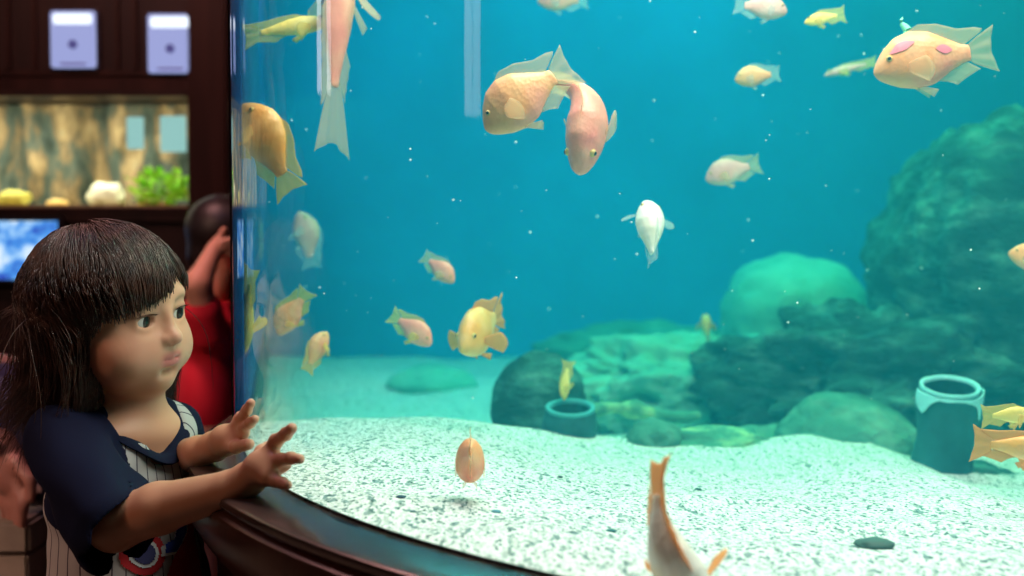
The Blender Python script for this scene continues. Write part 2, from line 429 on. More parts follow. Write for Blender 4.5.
# ------------------------------------------------------------------ the room
M['floor'] = mottled('brown_stone_floor', [(.3, (.10, .07, .055)), (.7, (.2, .15, .12))], 6, .5, .2, .003)
def struct(o): o['kind'] = 'structure'; return o
struct(bx('floor', -4, 4, -2.5, 5.5, -.05, 0, M['floor']))
M['wallpaint'] = simple('dark_wall', (.03, .018, .015), .7)
struct(bx('wall_back', -4, 4, 4.75, 4.85, 0, 2.9, M['wallpaint']))
struct(bx('wall_left', -4.1, -4, -2.5, 5.5, 0, 2.9, M['wallpaint']))
struct(bx('wall_right', 4, 4.1, -2.5, 5.5, 0, 2.9, M['wallpaint']))
struct(bx('wall_front', -4, 4, -2.6, -2.5, 0, 2.9, M['wallpaint']))
struct(bx('ceiling', -4.1, 4.1, -2.6, 5.5, 2.9, 2.98, simple('dark_ceiling', (.04, .03, .028), .8)))

YW = 3.45      # front of the wooden display unit on the left
def wx(px, Y=YW): return P(px, 200, Y).x
def wz(py, Y=YW): return P(100, py, Y).z
unit = empty('display_unit', (wx(100), YW, 0)); tag(unit, 'very dark wooden display unit holding the lit wall aquarium and panels', 'display unit')
XL = -2.6; XP0, XP1 = wx(191), wx(231)
zt0, zt1 = wz(210), wz(94)       # aquarium opening
bx('post', XP0, XP1, YW-.03, YW+.45, 0, 2.3, M['post'], unit, .006)
bx('back_board', XL, XP0, YW+.42, YW+.45, 0, 2.3, M['wood'], unit)
bx('top_board', XL, XP0, YW, YW+.42, wz(78), 2.3, M['wood'], unit)
bx('shelf', XL, XP0, YW-.012, YW+.42, wz(92), wz(78), M['post'], unit, .003)
bx('shelf', XL, XP0, YW-.012, YW+.42, wz(222), wz(210), M['wood'], unit, .003)
bx('lower_board', XL, XP0, YW, YW+.42, 0, wz(222), M['wood'], unit)
for px in (12, 38, 120, 138):
    bx('moulding', wx(px)-.006, wx(px)+.006, YW-.012, YW+.002, wz(70), 2.3, M['post'], unit, .003)
bx('moulding', XL, XP0, YW-.01, YW+.001, wz(77), wz(70), M['post'], unit, .003)
# small illuminated panels
def lit_panel(px0, px1, py0, py1, label, rot):
    x0, x1, z0, z1 = wx(px0), wx(px1), wz(py1), wz(py0); cx, cz = (x0+x1)/2, (z0+z1)/2
    e = empty('illuminated_panel', (cx, YW-.01, cz)); tag(e, label, 'lit panel', 'small illuminated panels on the dark unit')
    hw, hh = (x1-x0)/2, (z1-z0)/2
    def rb(name, a, b_, c_, d, y0, y1, m, par=e, bev=.004):
        bm = bmesh.new(); box(bm, a, b_, y0, y1, c_, d, bev); return bm_obj(name, bm, m, par, keep=False)
    rb('frame', -hw-.006, hw+.006, -hh-.006, hh+.006, -.008, .008, simple('panel_frame', (.03, .03, .05), .4))
    rb('face', -hw, hw, -hh, hh, -.014, -.007, emit('lavender_face', (.40, .46, .86), .75))
    rb('light_strip', -hw*.86, hw*.86, hh*.52, hh*.9, -.017, -.013, emit('strip_light', (.80, .88, 1.0), 1.25))
    # small round emblem in the middle
    bm = bmesh.new(); bmesh.ops.create_circle(bm, cap_ends=True, radius=hw*.2, segments=24)
    r_ = bmesh.ops.extrude_face_region(bm, geom=bm.faces[:]); bmesh.ops.translate(bm, verts=[v for v in r_['geom'] if isinstance(v, bmesh.types.BMVert)], vec=(0, 0, .003))
    bmesh.ops.rotate(bm, verts=bm.verts, matrix=Matrix.Rotation(pi/2, 3, 'X')); bmesh.ops.translate(bm, verts=bm.verts, vec=(0, -.0145, -hh*.18))
    bm_obj('emblem', bm, emit('dark_emblem', (.12, .12, .42), .5), e, keep=False)
    rb('base_line', -hw*.6, hw*.6, -hh*.9, -hh*.82, -.0165, -.0135, emit('dim_line', (.25, .2, .5), .5))
lit_panel(56, 101, 12, 69, 'small lavender illuminated panel farther from the post, on dark wood', 0)
lit_panel(152, 197, 15, 74, 'small lavender illuminated panel right beside the tall dark post', 0)

# wall aquarium set in the unit
x0, x1 = XL+.5, XP0-.012
wa = empty('wall_aquarium', ((x0+x1)/2, YW, zt0)); tag(wa, 'long lit wall aquarium with tan rock backdrop set in the dark unit', 'aquarium')
bx('frame', x0-.02, x1+.008, YW-.016, YW+.004, zt1-.006, zt1+.008, M['wood'], wa)
bx('frame', x0-.02, x1+.008, YW-.016, YW+.004, zt0-.006, zt0+.006, M['wood'], wa)
bx('tank_bed', x0, x1, YW+.02, YW+.40, zt0, zt0+.012, simple('tan_gravel', (.35, .28, .16), .8), wa)
# rock relief backdrop
NXB, NZB = 260, 60; V = []; F = []
for j in range(NZB+1):
    for i in range(NXB+1):
        x = x0+(x1-x0)*i/NXB; z = zt0+(zt1-zt0)*j/NZB
        d = .05*fbm((x*9, 1.3, z*3.5), 4)+.05*noise.noise(Vector((x*14, 4, z*4)))
        V.append((x, YW+.33+d, z))
for j in range(NZB):
    for i in range(NXB): a = j*(NXB+1)+i; F.append((a, a+1, a+NXB+2, a+NXB+1))
mb = mottled('tan_stone_relief', [(.30, (.03, .05, .045)), (.44, (.10, .14, .12)), (.52, (.24, .19, .11)), (.62, (.50, .38, .20)), (.75, (.24, .32, .28))], 17, .9, .5, .01, sc=(1, 1, .42))
o = mesh('rock_backdrop', V, F, mb, wa)
bx('glass', x0, x1, YW+.008, YW+.014, zt0, zt1, M['glass'], wa)
area('wall_aquarium_lamp', ((x0+x1)/2+.3, YW+.12, zt1-.004), ((x0+x1)/2+.3, YW+.2, zt0), 1.6, 8.5, (1.0, .95, .70), .1)
# contents
def wrock(px, py, w, h, mat, lab, seed, name='aquarium_stone', cat='stone', Y=YW+.14):
    c, r = rpx(px, py, Y, w, h, h*Y/FPX*.5); return rock(name, lab, c, r, mat, seed, .2, 1.8, 4, cat=cat)
wrock(106, 197, 36, 30, simple('white_stone', (.80, .88, .66), .7), 'cream white stone left of the green plant in the wall aquarium', 31)
wrock(57, 205, 22, 12, simple('yellow_stone', (.8, .6, .2), .7), 'small yellow stone in the wall aquarium, left of the white one', 32)
wrock(14, 199, 34, 18, simple('yellow_green_stone', (.6, .62, .12), .7), 'yellow-green stone at the left end of the wall aquarium', 33)
wrock(152, 206, 28, 10, simple('orange_stone', (.75, .42, .1), .7), 'orange-yellow stone under the green plant in the wall aquarium', 34)
# bright green plant: a cushion of leaves
def leafy(px, py, w, h, lab):
    k = (YW+.13)/FPX; c = P(px, py, YW+.13); e = empty('water_plant', (c.x, c.y, zt0+.01)); tag(e, lab, 'plant')
    V = []; F = []
    for i in range(240):
        a = random.uniform(0, 2*pi); u = random.random()**.5
        bx_ = (w*k/2)*u*cos(a); bz = max(zt0+.012, c.z+(h*k/2)*u*sin(a)); by = random.uniform(-.03, .04)
        d = Vector((random.uniform(-1, 1), random.uniform(-1, .2), random.uniform(0, 1.2))).normalized(); s = random.uniform(.014, .024)
        sd = d.cross(Vector((random.random(), random.random(), random.random()))).normalized()*s*.4
        b0 = Vector((c.x+bx_, c.y+by, bz)); n0 = len(V); up = d.cross(sd).normalized()*s*.1
        V += [b0, b0+d*s*.5+sd+up, b0+d*s, b0+d*s*.5-sd+up]; F.append((n0, n0+1, n0+2, n0+3))
    o = mesh('foliage', V, F, mottled('bright_green_leaf', [(.3, (.20, .62, .03)), (.7, (.55, .98, .10))], 30, .6, .1, .002), e)
    tube('stem', [(c.x, c.y, zt0+.005), (c.x+.003, c.y, c.z-.01), (c.x, c.y, c.z)], .002, simple('plant_stem', (.1, .25, .03)), e)
leafy(160, 189, 58, 40, 'bright green bushy plant at the right end of the wall aquarium')
# glowing sheets that imitate the lit panels' reflections in the aquarium glass
for px, py, w_, h_, lab in ((135, 133, 17, 32, 'pale turquoise sheet as panel reflection behind the wall aquarium glass, the narrower one'), (173, 134, 26, 36, 'pale turquoise sheet as panel reflection nearest the post behind the wall aquarium glass')):
    k = (YW+.02)/FPX; c = P(px, py, YW+.02); bm = bmesh.new(); box(bm, c.x-w_*k/2, c.x+w_*k/2, c.y, c.y+.004, c.z-h_*k/2, c.z+h_*k/2, .0015)
    o = bm_obj('panel_reflection', bm, emit('turquoise_reflection', (.36, .72, .68), .75)); tag(o, lab, 'reflection')
# screen under it
sx0, sx1, sz0, sz1 = wx(-40), wx(61), wz(279), wz(221)
sc_ = empty('display_screen', ((sx0+sx1)/2, YW-.02, sz0)); tag(sc_, 'bright blue-white screen under the wall aquarium at the left edge', 'screen')
bx('bezel', sx0-.012, sx1+.012, YW-.03, YW-.001, sz0-.012, sz1+.012, simple('black_bezel', (.01, .01, .012), .3), sc_, .004)
m, nt, b = new_mat('blue_underwater_picture')
f = noise_tex(nt, 16, 3, .6, sc=(1, 1, 1.3)); cc = ramp(nt, f, [(.32, (.02, .05, .45)), (.46, (.06, .30, .80)), (.55, (.35, .62, .95)), (.66, (.9, .95, 1.0))])
b.inputs['Base Color'].default_value = (.01, .01, .01, 1); nt.links.new(cc, b.inputs['Emission Color']); b.inputs['Emission Strength'].default_value = 1.0
bx('picture', sx0, sx1, YW-.033, YW-.029, sz0, sz1, m, sc_)

# two unseen glowing tubes added on the far left wall to streak the curved glass
for y, z0, z1, lab in ((3.62, 1.36, 1.95, 'upright glowing tube added on the left wall to streak the glass, nearer the display unit'), (1.30, 1.22, 1.9, 'upright glowing tube added on the left wall to streak the glass, farther from the display unit')):
    e = empty('streak_light', (-3.99, y, z0)); tag(e, lab, 'streak light')
    bx('back_plate', -4.0, -3.975, y-.05, y+.05, z0-.05, z1+.05, M['post'], e, .004)
    tube('streak_tube', [(-3.945, y, z0), (-3.945, y, (z0+z1)/2), (-3.945, y, z1)], .045, emit('tube_glow', (1.0, .84, .88), 4.5), e)
# ------------------------------------------------------------------ fish
def fish_mat(name, a, b_, c_, scale=9, glow=0):
    m, nt, b = new_mat(name); tc = nt.nodes.new('ShaderNodeTexCoord'); n = nt.nodes.new('ShaderNodeTexNoise')
    n.inputs['Scale'].default_value = scale*2.2; n.inputs['Detail'].default_value = 3; nt.links.new(tc.outputs['Object'], n.inputs['Vector'])
    nt.links.new(ramp(nt, n.outputs['Fac'], [(.32, a), (.5, b_), (.68, c_)]), b.inputs['Base Color'])
    b.inputs['Roughness'].default_value = .38; b.inputs['Subsurface Weight'].default_value = .0
    v = nt.nodes.new('ShaderNodeTexVoronoi'); v.inputs['Scale'].default_value = 210; nt.links.new(tc.outputs['Object'], v.inputs['Vector'])
    bump(nt, b, v.outputs['Distance'], .25, .0015); return m
def fin_mat(name, col, alpha):
    m = bpy.data.materials.new(name); m.use_nodes = True; nt = m.node_tree; nt.nodes.clear()
    out = nt.nodes.new('ShaderNodeOutputMaterial'); d = nt.nodes.new('ShaderNodeBsdfDiffuse'); t = nt.nodes.new('ShaderNodeBsdfTranslucent')
    tr = nt.nodes.new('ShaderNodeBsdfTransparent'); m1 = nt.nodes.new('ShaderNodeMixShader'); m2 = nt.nodes.new('ShaderNodeMixShader')
    d.inputs[0].default_value = (*col, 1); t.inputs[0].default_value = (*col, 1); m1.inputs[0].default_value = .5; m2.inputs[0].default_value = alpha
    nt.links.new(d.outputs[0], m1.inputs[1]); nt.links.new(t.outputs[0], m1.inputs[2])
    nt.links.new(tr.outputs[0], m2.inputs[1]); nt.links.new(m1.outputs[0], m2.inputs[2]); nt.links.new(m2.outputs[0], out.inputs[0]); return m
FM = {
 'peach': fish_mat('peach_scales', (1.0, .34, .10), (1.0, .46, .22), (1.0, .30, .20)),
 'pale': fish_mat('pale_peach_scales', (1.0, .56, .24), (1.0, .45, .20), (1.0, .38, .28)),
 'pink': fish_mat('pink_scales', (.98, .28, .24), (1.0, .38, .28), (1.0, .52, .38)),
 'orange': fish_mat('orange_scales', (1.0, .40, .07), (1.0, .52, .16), (1.0, .62, .30)),
 'yellow': fish_mat('yellow_scales', (1.0, .66, .08), (1.0, .74, .20), (.95, .8, .3)),
 'white': fish_mat('white_scales', (1.0, .88, .74), (1.0, .95, .88), (1.0, .74, .5)),
 'dusk': fish_mat('dusky_pink_scales', (.80, .36, .36), (.92, .48, .42), (.85, .58, .52)),
}
FIN = {
 'pale': fin_mat('pale_clear_fin', (1.0, .74, .45), .32), 'yellow': fin_mat('yellow_clear_fin', (1.0, .68, .22), .5),
 'orange': fin_mat('orange_fin', (1.0, .5, .2), .8), 'clear': fin_mat('clear_bluish_fin', (.8, .8, .82), .25),
 'green': fin_mat('yellow_green_fin', (.95, .75, .25), .42),
}
EYE_W = simple('fish_iris', (.75, .5, .15), .3); EYE_B = simple('fish_pupil', (.01, .01, .012), .15)
PINKMARK = simple('pink_flush', (1.0, .22, .30), .4)
PROF = { # t: 0 nose .. 1 tail root -> top, bottom, half width (for body length 1)
 'parrot': ([0, .04, .12, .25, .42, .6, .78, .92, 1.0], [.015, .09, .19, .29, .33, .29, .18, .095, .085], [.03, .09, .15, .22, .27, .25, .15, .085, .085], [.02, .07, .11, .15, .17, .14, .08, .035, .02]),
 'slim':   ([0, .04, .12, .25, .42, .6, .78, .92, 1.0], [.01, .05, .10, .15, .17, .15, .10, .06, .055], [.015, .05, .09, .13, .15, .13, .08, .05, .05], [.015, .045, .07, .095, .10, .08, .05, .022, .015]),
}
def fish(name, label, pos, L, face, up=(0, 0, 1), mat='peach', fin='pale', bend=0.0, kind='parrot', fins=True, scale_h=1.0, spread=0.0, tail=.29, pec=(.6, .6), mark=False, group='cichlids swimming in the bow-fronted aquarium', cat='fish', dorsal=1.0, wid=1.0):
    """nose points along face; L is nose to tail root; bend turns the rear of the body sideways (radians)"""
    f = Vector(face).normalized(); l = Vector(up).cross(f).normalized(); u = f.cross(l)
    root = empty(name, pos); root.rotation_mode = 'QUATERNION'
    root.rotation_quaternion = Matrix((f, l, u)).transposed().to_quaternion()
    tag(root, label, cat, group)
    T, TP, BT, WD = PROF[kind]; WD = [w_*wid for w_ in WD]
    def spine(t):     # t along the body from the nose (0) to the tail root (1), beyond for the tail
        s = t-.45; k = bend
        if abs(k) < 1e-4 or s < 0: return Vector((-s, 0)), Vector((1, 0))
        a = k*s*1.0/.55
        kk = k/.55
        return Vector((-sin(a)/kk, (1-cos(a))/kk)), Vector((cos(a), -sin(a)))
    def wp_(t, lat, z):
        c, d = spine(t); n = Vector((-d.y, d.x))
        q = c+n*lat; return Vector((q.x*L, q.y*L, z*L*scale_h))
    V = []; F = []; NT, NS = 30, 20
    for i in range(NT+1):
        t = (i/NT)**1.15
        tp, bt, wd = (float(np.interp(t, T, q)) for q in (TP, BT, WD))
        if i == 0: tp, bt, wd = .012, .02, .015
        for k in range(NS):
            a = 2*pi*k/NS; sa_, ca_ = sin(a), cos(a)
            z = (tp if sa_ > 0 else bt)*(abs(sa_)**.9)*(1 if sa_ > 0 else -1)
            V.append(wp_(t, wd*(abs(ca_)**1.05)*(1 if ca_ > 0 else -1), z-.03*(1-t)**3))
    for i in range(NT):
        for k in range(NS): F.append((i*NS+k, (i+1)*NS+k, (i+1)*NS+(k+1) % NS, i*NS+(k+1) % NS))
    F.append(tuple(range(NS))); F.append(tuple(range(NT*NS, (NT+1)*NS))[::-1])
    bo = mesh('body', V, F, FM[mat], root, keep=False)
    md = bo.modifiers.new('s', 'SUBSURF'); md.levels = 0; md.render_levels = 1
    def sheet(nm, grid, m):
        nr, nc = len(grid), len(grid[0]); V = [q for r_ in grid for q in r_]; F = []
        for i in range(nr-1):
            for j in range(nc-1): F.append((i*nc+j, i*nc+j+1, (i+1)*nc+j+1, (i+1)*nc+j))
        o = mesh(nm, V, F, FIN[m], root, keep=False); md = o.modifiers.new('t', 'SOLIDIFY'); md.thickness = .0006; md.offset = 0; return o
    if not fins: return root
    # tail fan with rays
    g = []
    for i in range(9):
        s = i/8; row = []
        for j in range(15):
            q = j/14*2-1; ln = tail*(1-.18*(1-abs(q)**1.5))*s
            row.append(wp_(.97+ln, .012*sin(q*9)*s, q*(.085+(.19)*s**.8)*.86))
        g.append(row)
    sheet('tail_fin', g, fin)
    g = []   # dorsal
    for i in range(5):
        s = i/4; row = []
        for j in range(20):
            t = .28+.66*j/19; h = (.055+.075*(j/19)**2)*dorsal*s*min(1, (j+1)/4)
            row.append(wp_(min(1.15, t+s*.10+(.14*s if j > 15 else 0)), .004*sin(j*2.2)*s, float(np.interp(t, T, TP))*.94+h))
        g.append(row)
    sheet('dorsal_fin', g, fin)
    g = []   # anal
    for i in range(5):
        s = i/4; row = []
        for j in range(12):
            t = .62+.32*j/11; h = .10*s*min(1, (j+1)/3)
            row.append(wp_(t+s*.14, .004*sin(j*2.2)*s, -float(np.interp(t, T, BT))*.94-h))
        g.append(row)
    sheet('anal_fin', g, fin)
    for sd, op in ((1, pec[0]), (-1, pec[1])):
        g = []
        for i in range(6):
            s = i/5; row = []
            for j in range(7):
                q = j/6*2-1; ln = .30*s*(1-.25*q*q)
                row.append(wp_(.30+ln*cos(op)*.9, sd*(float(np.interp(.3, T, WD))*.9+ln*sin(op)), -.04+q*(.02+.11*s**.7)-.05*s))
            g.append(row)
        sheet('pectoral_fin', g, fin)
        g = []
        for i in range(4):
            s = i/3; row = []
            for j in range(5):
                q = j/4; row.append(wp_(.38+.06*q+.16*s, sd*(.04+.05*s), -float(np.interp(.4, T, BT))*.93-.13*s*(1-.5*q)))
            g.append(row)
        sheet('pelvic_fin', g, fin)
    for sd in (1, -1):
        bm = bmesh.new(); bmesh.ops.create_uvsphere(bm, u_segments=16, v_segments=10, radius=.036*L)
        c = wp_(.155, sd*float(np.interp(.155, T, WD))*.78, .075)
        bmesh.ops.translate(bm, verts=bm.verts, vec=c); e = bm_obj('eye', bm, EYE_W, root, True, keep=False)
        bm = bmesh.new(); bmesh.ops.create_uvsphere(bm, u_segments=14, v_segments=8, radius=.022*L)
        bmesh.ops.translate(bm, verts=bm.verts, vec=wp_(.15, sd*(float(np.interp(.155, T, WD))*.78+.02), .076)); bm_obj('pupil', bm, EYE_B, e, True, keep=False)
    if mark:   # pink flush patches lying on the scales
        for (ta, tb, za, zb) in ((.16, .42, .20, .27), (.62, .80, .14, .17)):
            for sd in (1, -1):
                V = []; F = []
                for i in range(15):
                    t = ta+(tb-ta)*i/14; tp = float(np.interp(t, T, TP)); wd = float(np.interp(t, T, WD)); w0 = .045*sin(pi*i/14)+.002
                    zc_ = tp*(.62 if ta < .3 else .35)
                    for j in range(5):
                        z = min(tp*.97, zc_+w0*(j/4*2-1)); lat = wd*sqrt(max(0, 1-(z/tp)**2))*1.02+.004
                        V.append(wp_(t, sd*lat, z-.03*(1-t)**3))
                for i in range(14):
                    for j in range(4): a = i*5+j; F.append((a, a+1, a+6, a+5))
                mesh('pink_patch', V, F, PINKMARK, root, keep=False)
    return root
def F_(name, label, px, py, Y, lpx, ang, depth=0.0, roll=(0, 0, 1), **k):
    """ang: direction of the nose seen from the front, degrees (0 = to the right, 90 = up); depth: how far it points away (+) or towards us (-)"""
    a = radians(ang); d = radians(depth)
    f = Vector((cos(a)*cos(d), sin(d), sin(a)*cos(d)))
    L = lpx*Y/FPX/1.28
    return fish(name, label, P(px, py, Y), L, f, roll, **k)
# positions of the fish; lpx is the overall length in the photograph's pixels at that distance
F_('parrot_cichlid', 'large pale peach fish heading down left under the shimmering streak', 515, 104, 1.55, 112, 216, 8, mat='pale', fin='pale', bend=-.25, scale_h=1.12)
F_('parrot_cichlid', 'pinkish curved fish bent into an arch, head hanging down', 588, 124, 1.60, 158, 258, -25, roll=(-.3, -1, .1), mat='pink', fin='pale', bend=-1.5, scale_h=.8, pec=(.25, .25))
F_('parrot_cichlid', 'large peach fish with pink flushes facing left near the top right', 917, 62, 1.6, 126, 190, 0, mat='peach', fin='pale', mark=True)
F_('parrot_cichlid', 'blurred dusky orange fish cut by the right edge beside the tall boulder', 1030, 258, 1.9, 60, 160, 20, mat='peach', fin='pale')
F_('parrot_cichlid', 'small whitish orange fish facing left near the top centre', 751, 77, 2.0, 46, 186, 10, mat='pale', fin='clear')
F_('parrot_cichlid', 'dusky pink-grey fish facing left below the small whitish orange fish', 725, 173, 2.1, 58, 195, 8, mat='dusk', fin='pale')
F_('parrot_cichlid', 'pink fish facing right, cut by the top edge', 768, 8, 1.9, 56, 355, 5, mat='dusk', fin='clear')
F_('slender_cichlid', 'small slender yellow fish near the top edge', 819, 19, 1.9, 42, 190, 5, mat='yellow', fin='green', kind='slim', scale_h=1.2)
F_('parrot_cichlid', 'white fish swimming head up with both side fins spread', 650, 224, 1.7, 78, 91, 28, roll=(.35, -1, 0), mat='white', fin='clear', pec=(1.15, 1.15), scale_h=.8, tail=.2, wid=1.45)
F_('parrot_cichlid', 'small pink fish nosing down right, higher than the four near it', 443, 272, 2.0, 44, 322, -15, mat='pink', fin='pale')
F_('parrot_cichlid', 'orange-pink fish nosing down left near the left curve of glass', 288, 318, 1.95, 58, 233, 10, roll=(-.6, -.2, .6), mat='peach', fin='yellow')
F_('parrot_cichlid', 'small yellow-orange fish nosing up beside the orange-pink one', 319, 346, 1.95, 48, 66, 20, mat='peach', fin='yellow', roll=(-.6, -.5, .4))
F_('parrot_cichlid', 'pinkish fish nosing down right left of the round yellow-orange fish', 417, 333, 1.9, 54, 326, -12, mat='pink', fin='green')
F_('parrot_cichlid', 'round yellow-orange fish seen nearly head-on over the gravel', 477, 333, 1.85, 108, 215, -62, mat='orange', fin='orange', pec=(1.0, 1.0))
F_('parrot_cichlid', 'blurred round peach fish hovering low over the white gravel', 470, 462, 1.30, 100, 265, 66, roll=(0, .4, 1), mat='peach', fin='pale', dorsal=.2, pec=(.1, .1), wid=1.15)
F_('parrot_cichlid', 'big foreground fish at the bottom with tail up, swimming down right', 678, 572, 0.985, 190, 300, -8, roll=(.25, -1, .35), mat='white', fin='orange', dorsal=.35, bend=.55, scale_h=.8, pec=(1.2, 1.2), tail=.3)
F_('slender_cichlid', 'slender yellow fish diving into the small open pot', 565, 386, 2.10, 42, 262, 0, mat='yellow', fin='yellow', kind='slim', dorsal=.6)
F_('parrot_cichlid', 'tiny orange fish seen tail-on before the hazy back rocks', 706, 325, 2.7, 42, 90, 55, mat='orange', fin='orange')
F_('slender_cichlid', 'yellow fish above the orange one at the right edge', 1016, 415, 1.5, 58, 2, 5, mat='yellow', fin='yellow', kind='slim', scale_h=1.2)
F_('parrot_cichlid', 'bright orange-yellow fish leaving past the right edge, tail in view', 1030, 449, 1.4, 95, 354, 0, mat='orange', fin='orange', kind='slim', scale_h=1.1)
F_('parrot_cichlid', 'orange fish with yellow tail pressed near the left end of the glass', 262, 135, 1.64, 108, 118, 10, mat='orange', fin='yellow')
F_('slender_cichlid', 'tall thin yellow-orange fish upright against the left end of the glass', 246, 322, 1.70, 92, 262, 10, mat='yellow', fin='yellow', kind='slim')
F_('slender_cichlid', 'long blurred yellow fish crossing the top left of the tank', 300, 26, 1.75, 92, 12, 10, mat='yellow', fin='green', kind='slim', scale_h=.8)
F_('parrot_cichlid', 'tall pale pink fish form standing in for a stretched refraction at the top edge', 338, 8, 1.75, 185, 88, 5, mat='pink', fin='pale', kind='slim', scale_h=1.0, tail=.5)  # fish model used in place of a refraction stretched in the glass
F_('slender_cichlid', 'thin faint green fish left of the large peach fish', 843, 70, 2.3, 56, 194, 0, mat='dusk', fin='green', kind='slim', scale_h=.6)
F_('parrot_cichlid', 'faint pinkish fish cut by the top edge near the middle', 556, 0, 2.4, 52, 180, 0, mat='pink', fin='clear')
F_('parrot_cichlid', 'faint dusky fish form standing in for a pinkish reflection above the orange-pink one', 305, 232, 2.5, 60, 100, 0, mat='dusk', fin='clear')  # fish model added where the glass only carries a faint reflection
# suspended specks
V = []; F = []
for i in range(150):
    px, py, Y = random.uniform(240, 1020), random.uniform(0, 400), random.uniform(1.5, 2.6)
    c = P(px, py, Y); r_ = random.choice([.5, .5, .6, .8, 1.2])*Y/FPX
    n0 = len(V)
    for d in ((1,0,0),(-1,0,0),(0,1,0),(0,-1,0),(0,0,1),(0,0,-1)): V.append(c+Vector(d)*r_)
    for q in ((0,2,4),(2,1,4),(1,3,4),(3,0,4),(2,0,5),(1,2,5),(3,1,5),(0,3,5)): F.append(tuple(n0+k for k in q))
o = mesh('suspended_specks', V, F, simple('white_speck', (.95, .98, 1), .5)); tag(o, 'fine white specks drifting in the aquarium water', 'specks', kind='stuff')
# floating leaf above the large fish
pts = [P(905+3*sin(i), 36-3.2*i, 1.62)+Vector((0, .001*i, 0)) for i in range(7)]
o = tube('floating_plant_scrap', pts, .002, simple('bright_teal_leaf', (.25, .85, .55), .6), rads=[.002, .0045, .005, .004, .0028, .002, .0008]); tag(o, 'small bright teal scrap of plant above the large peach fish', 'plant scrap')
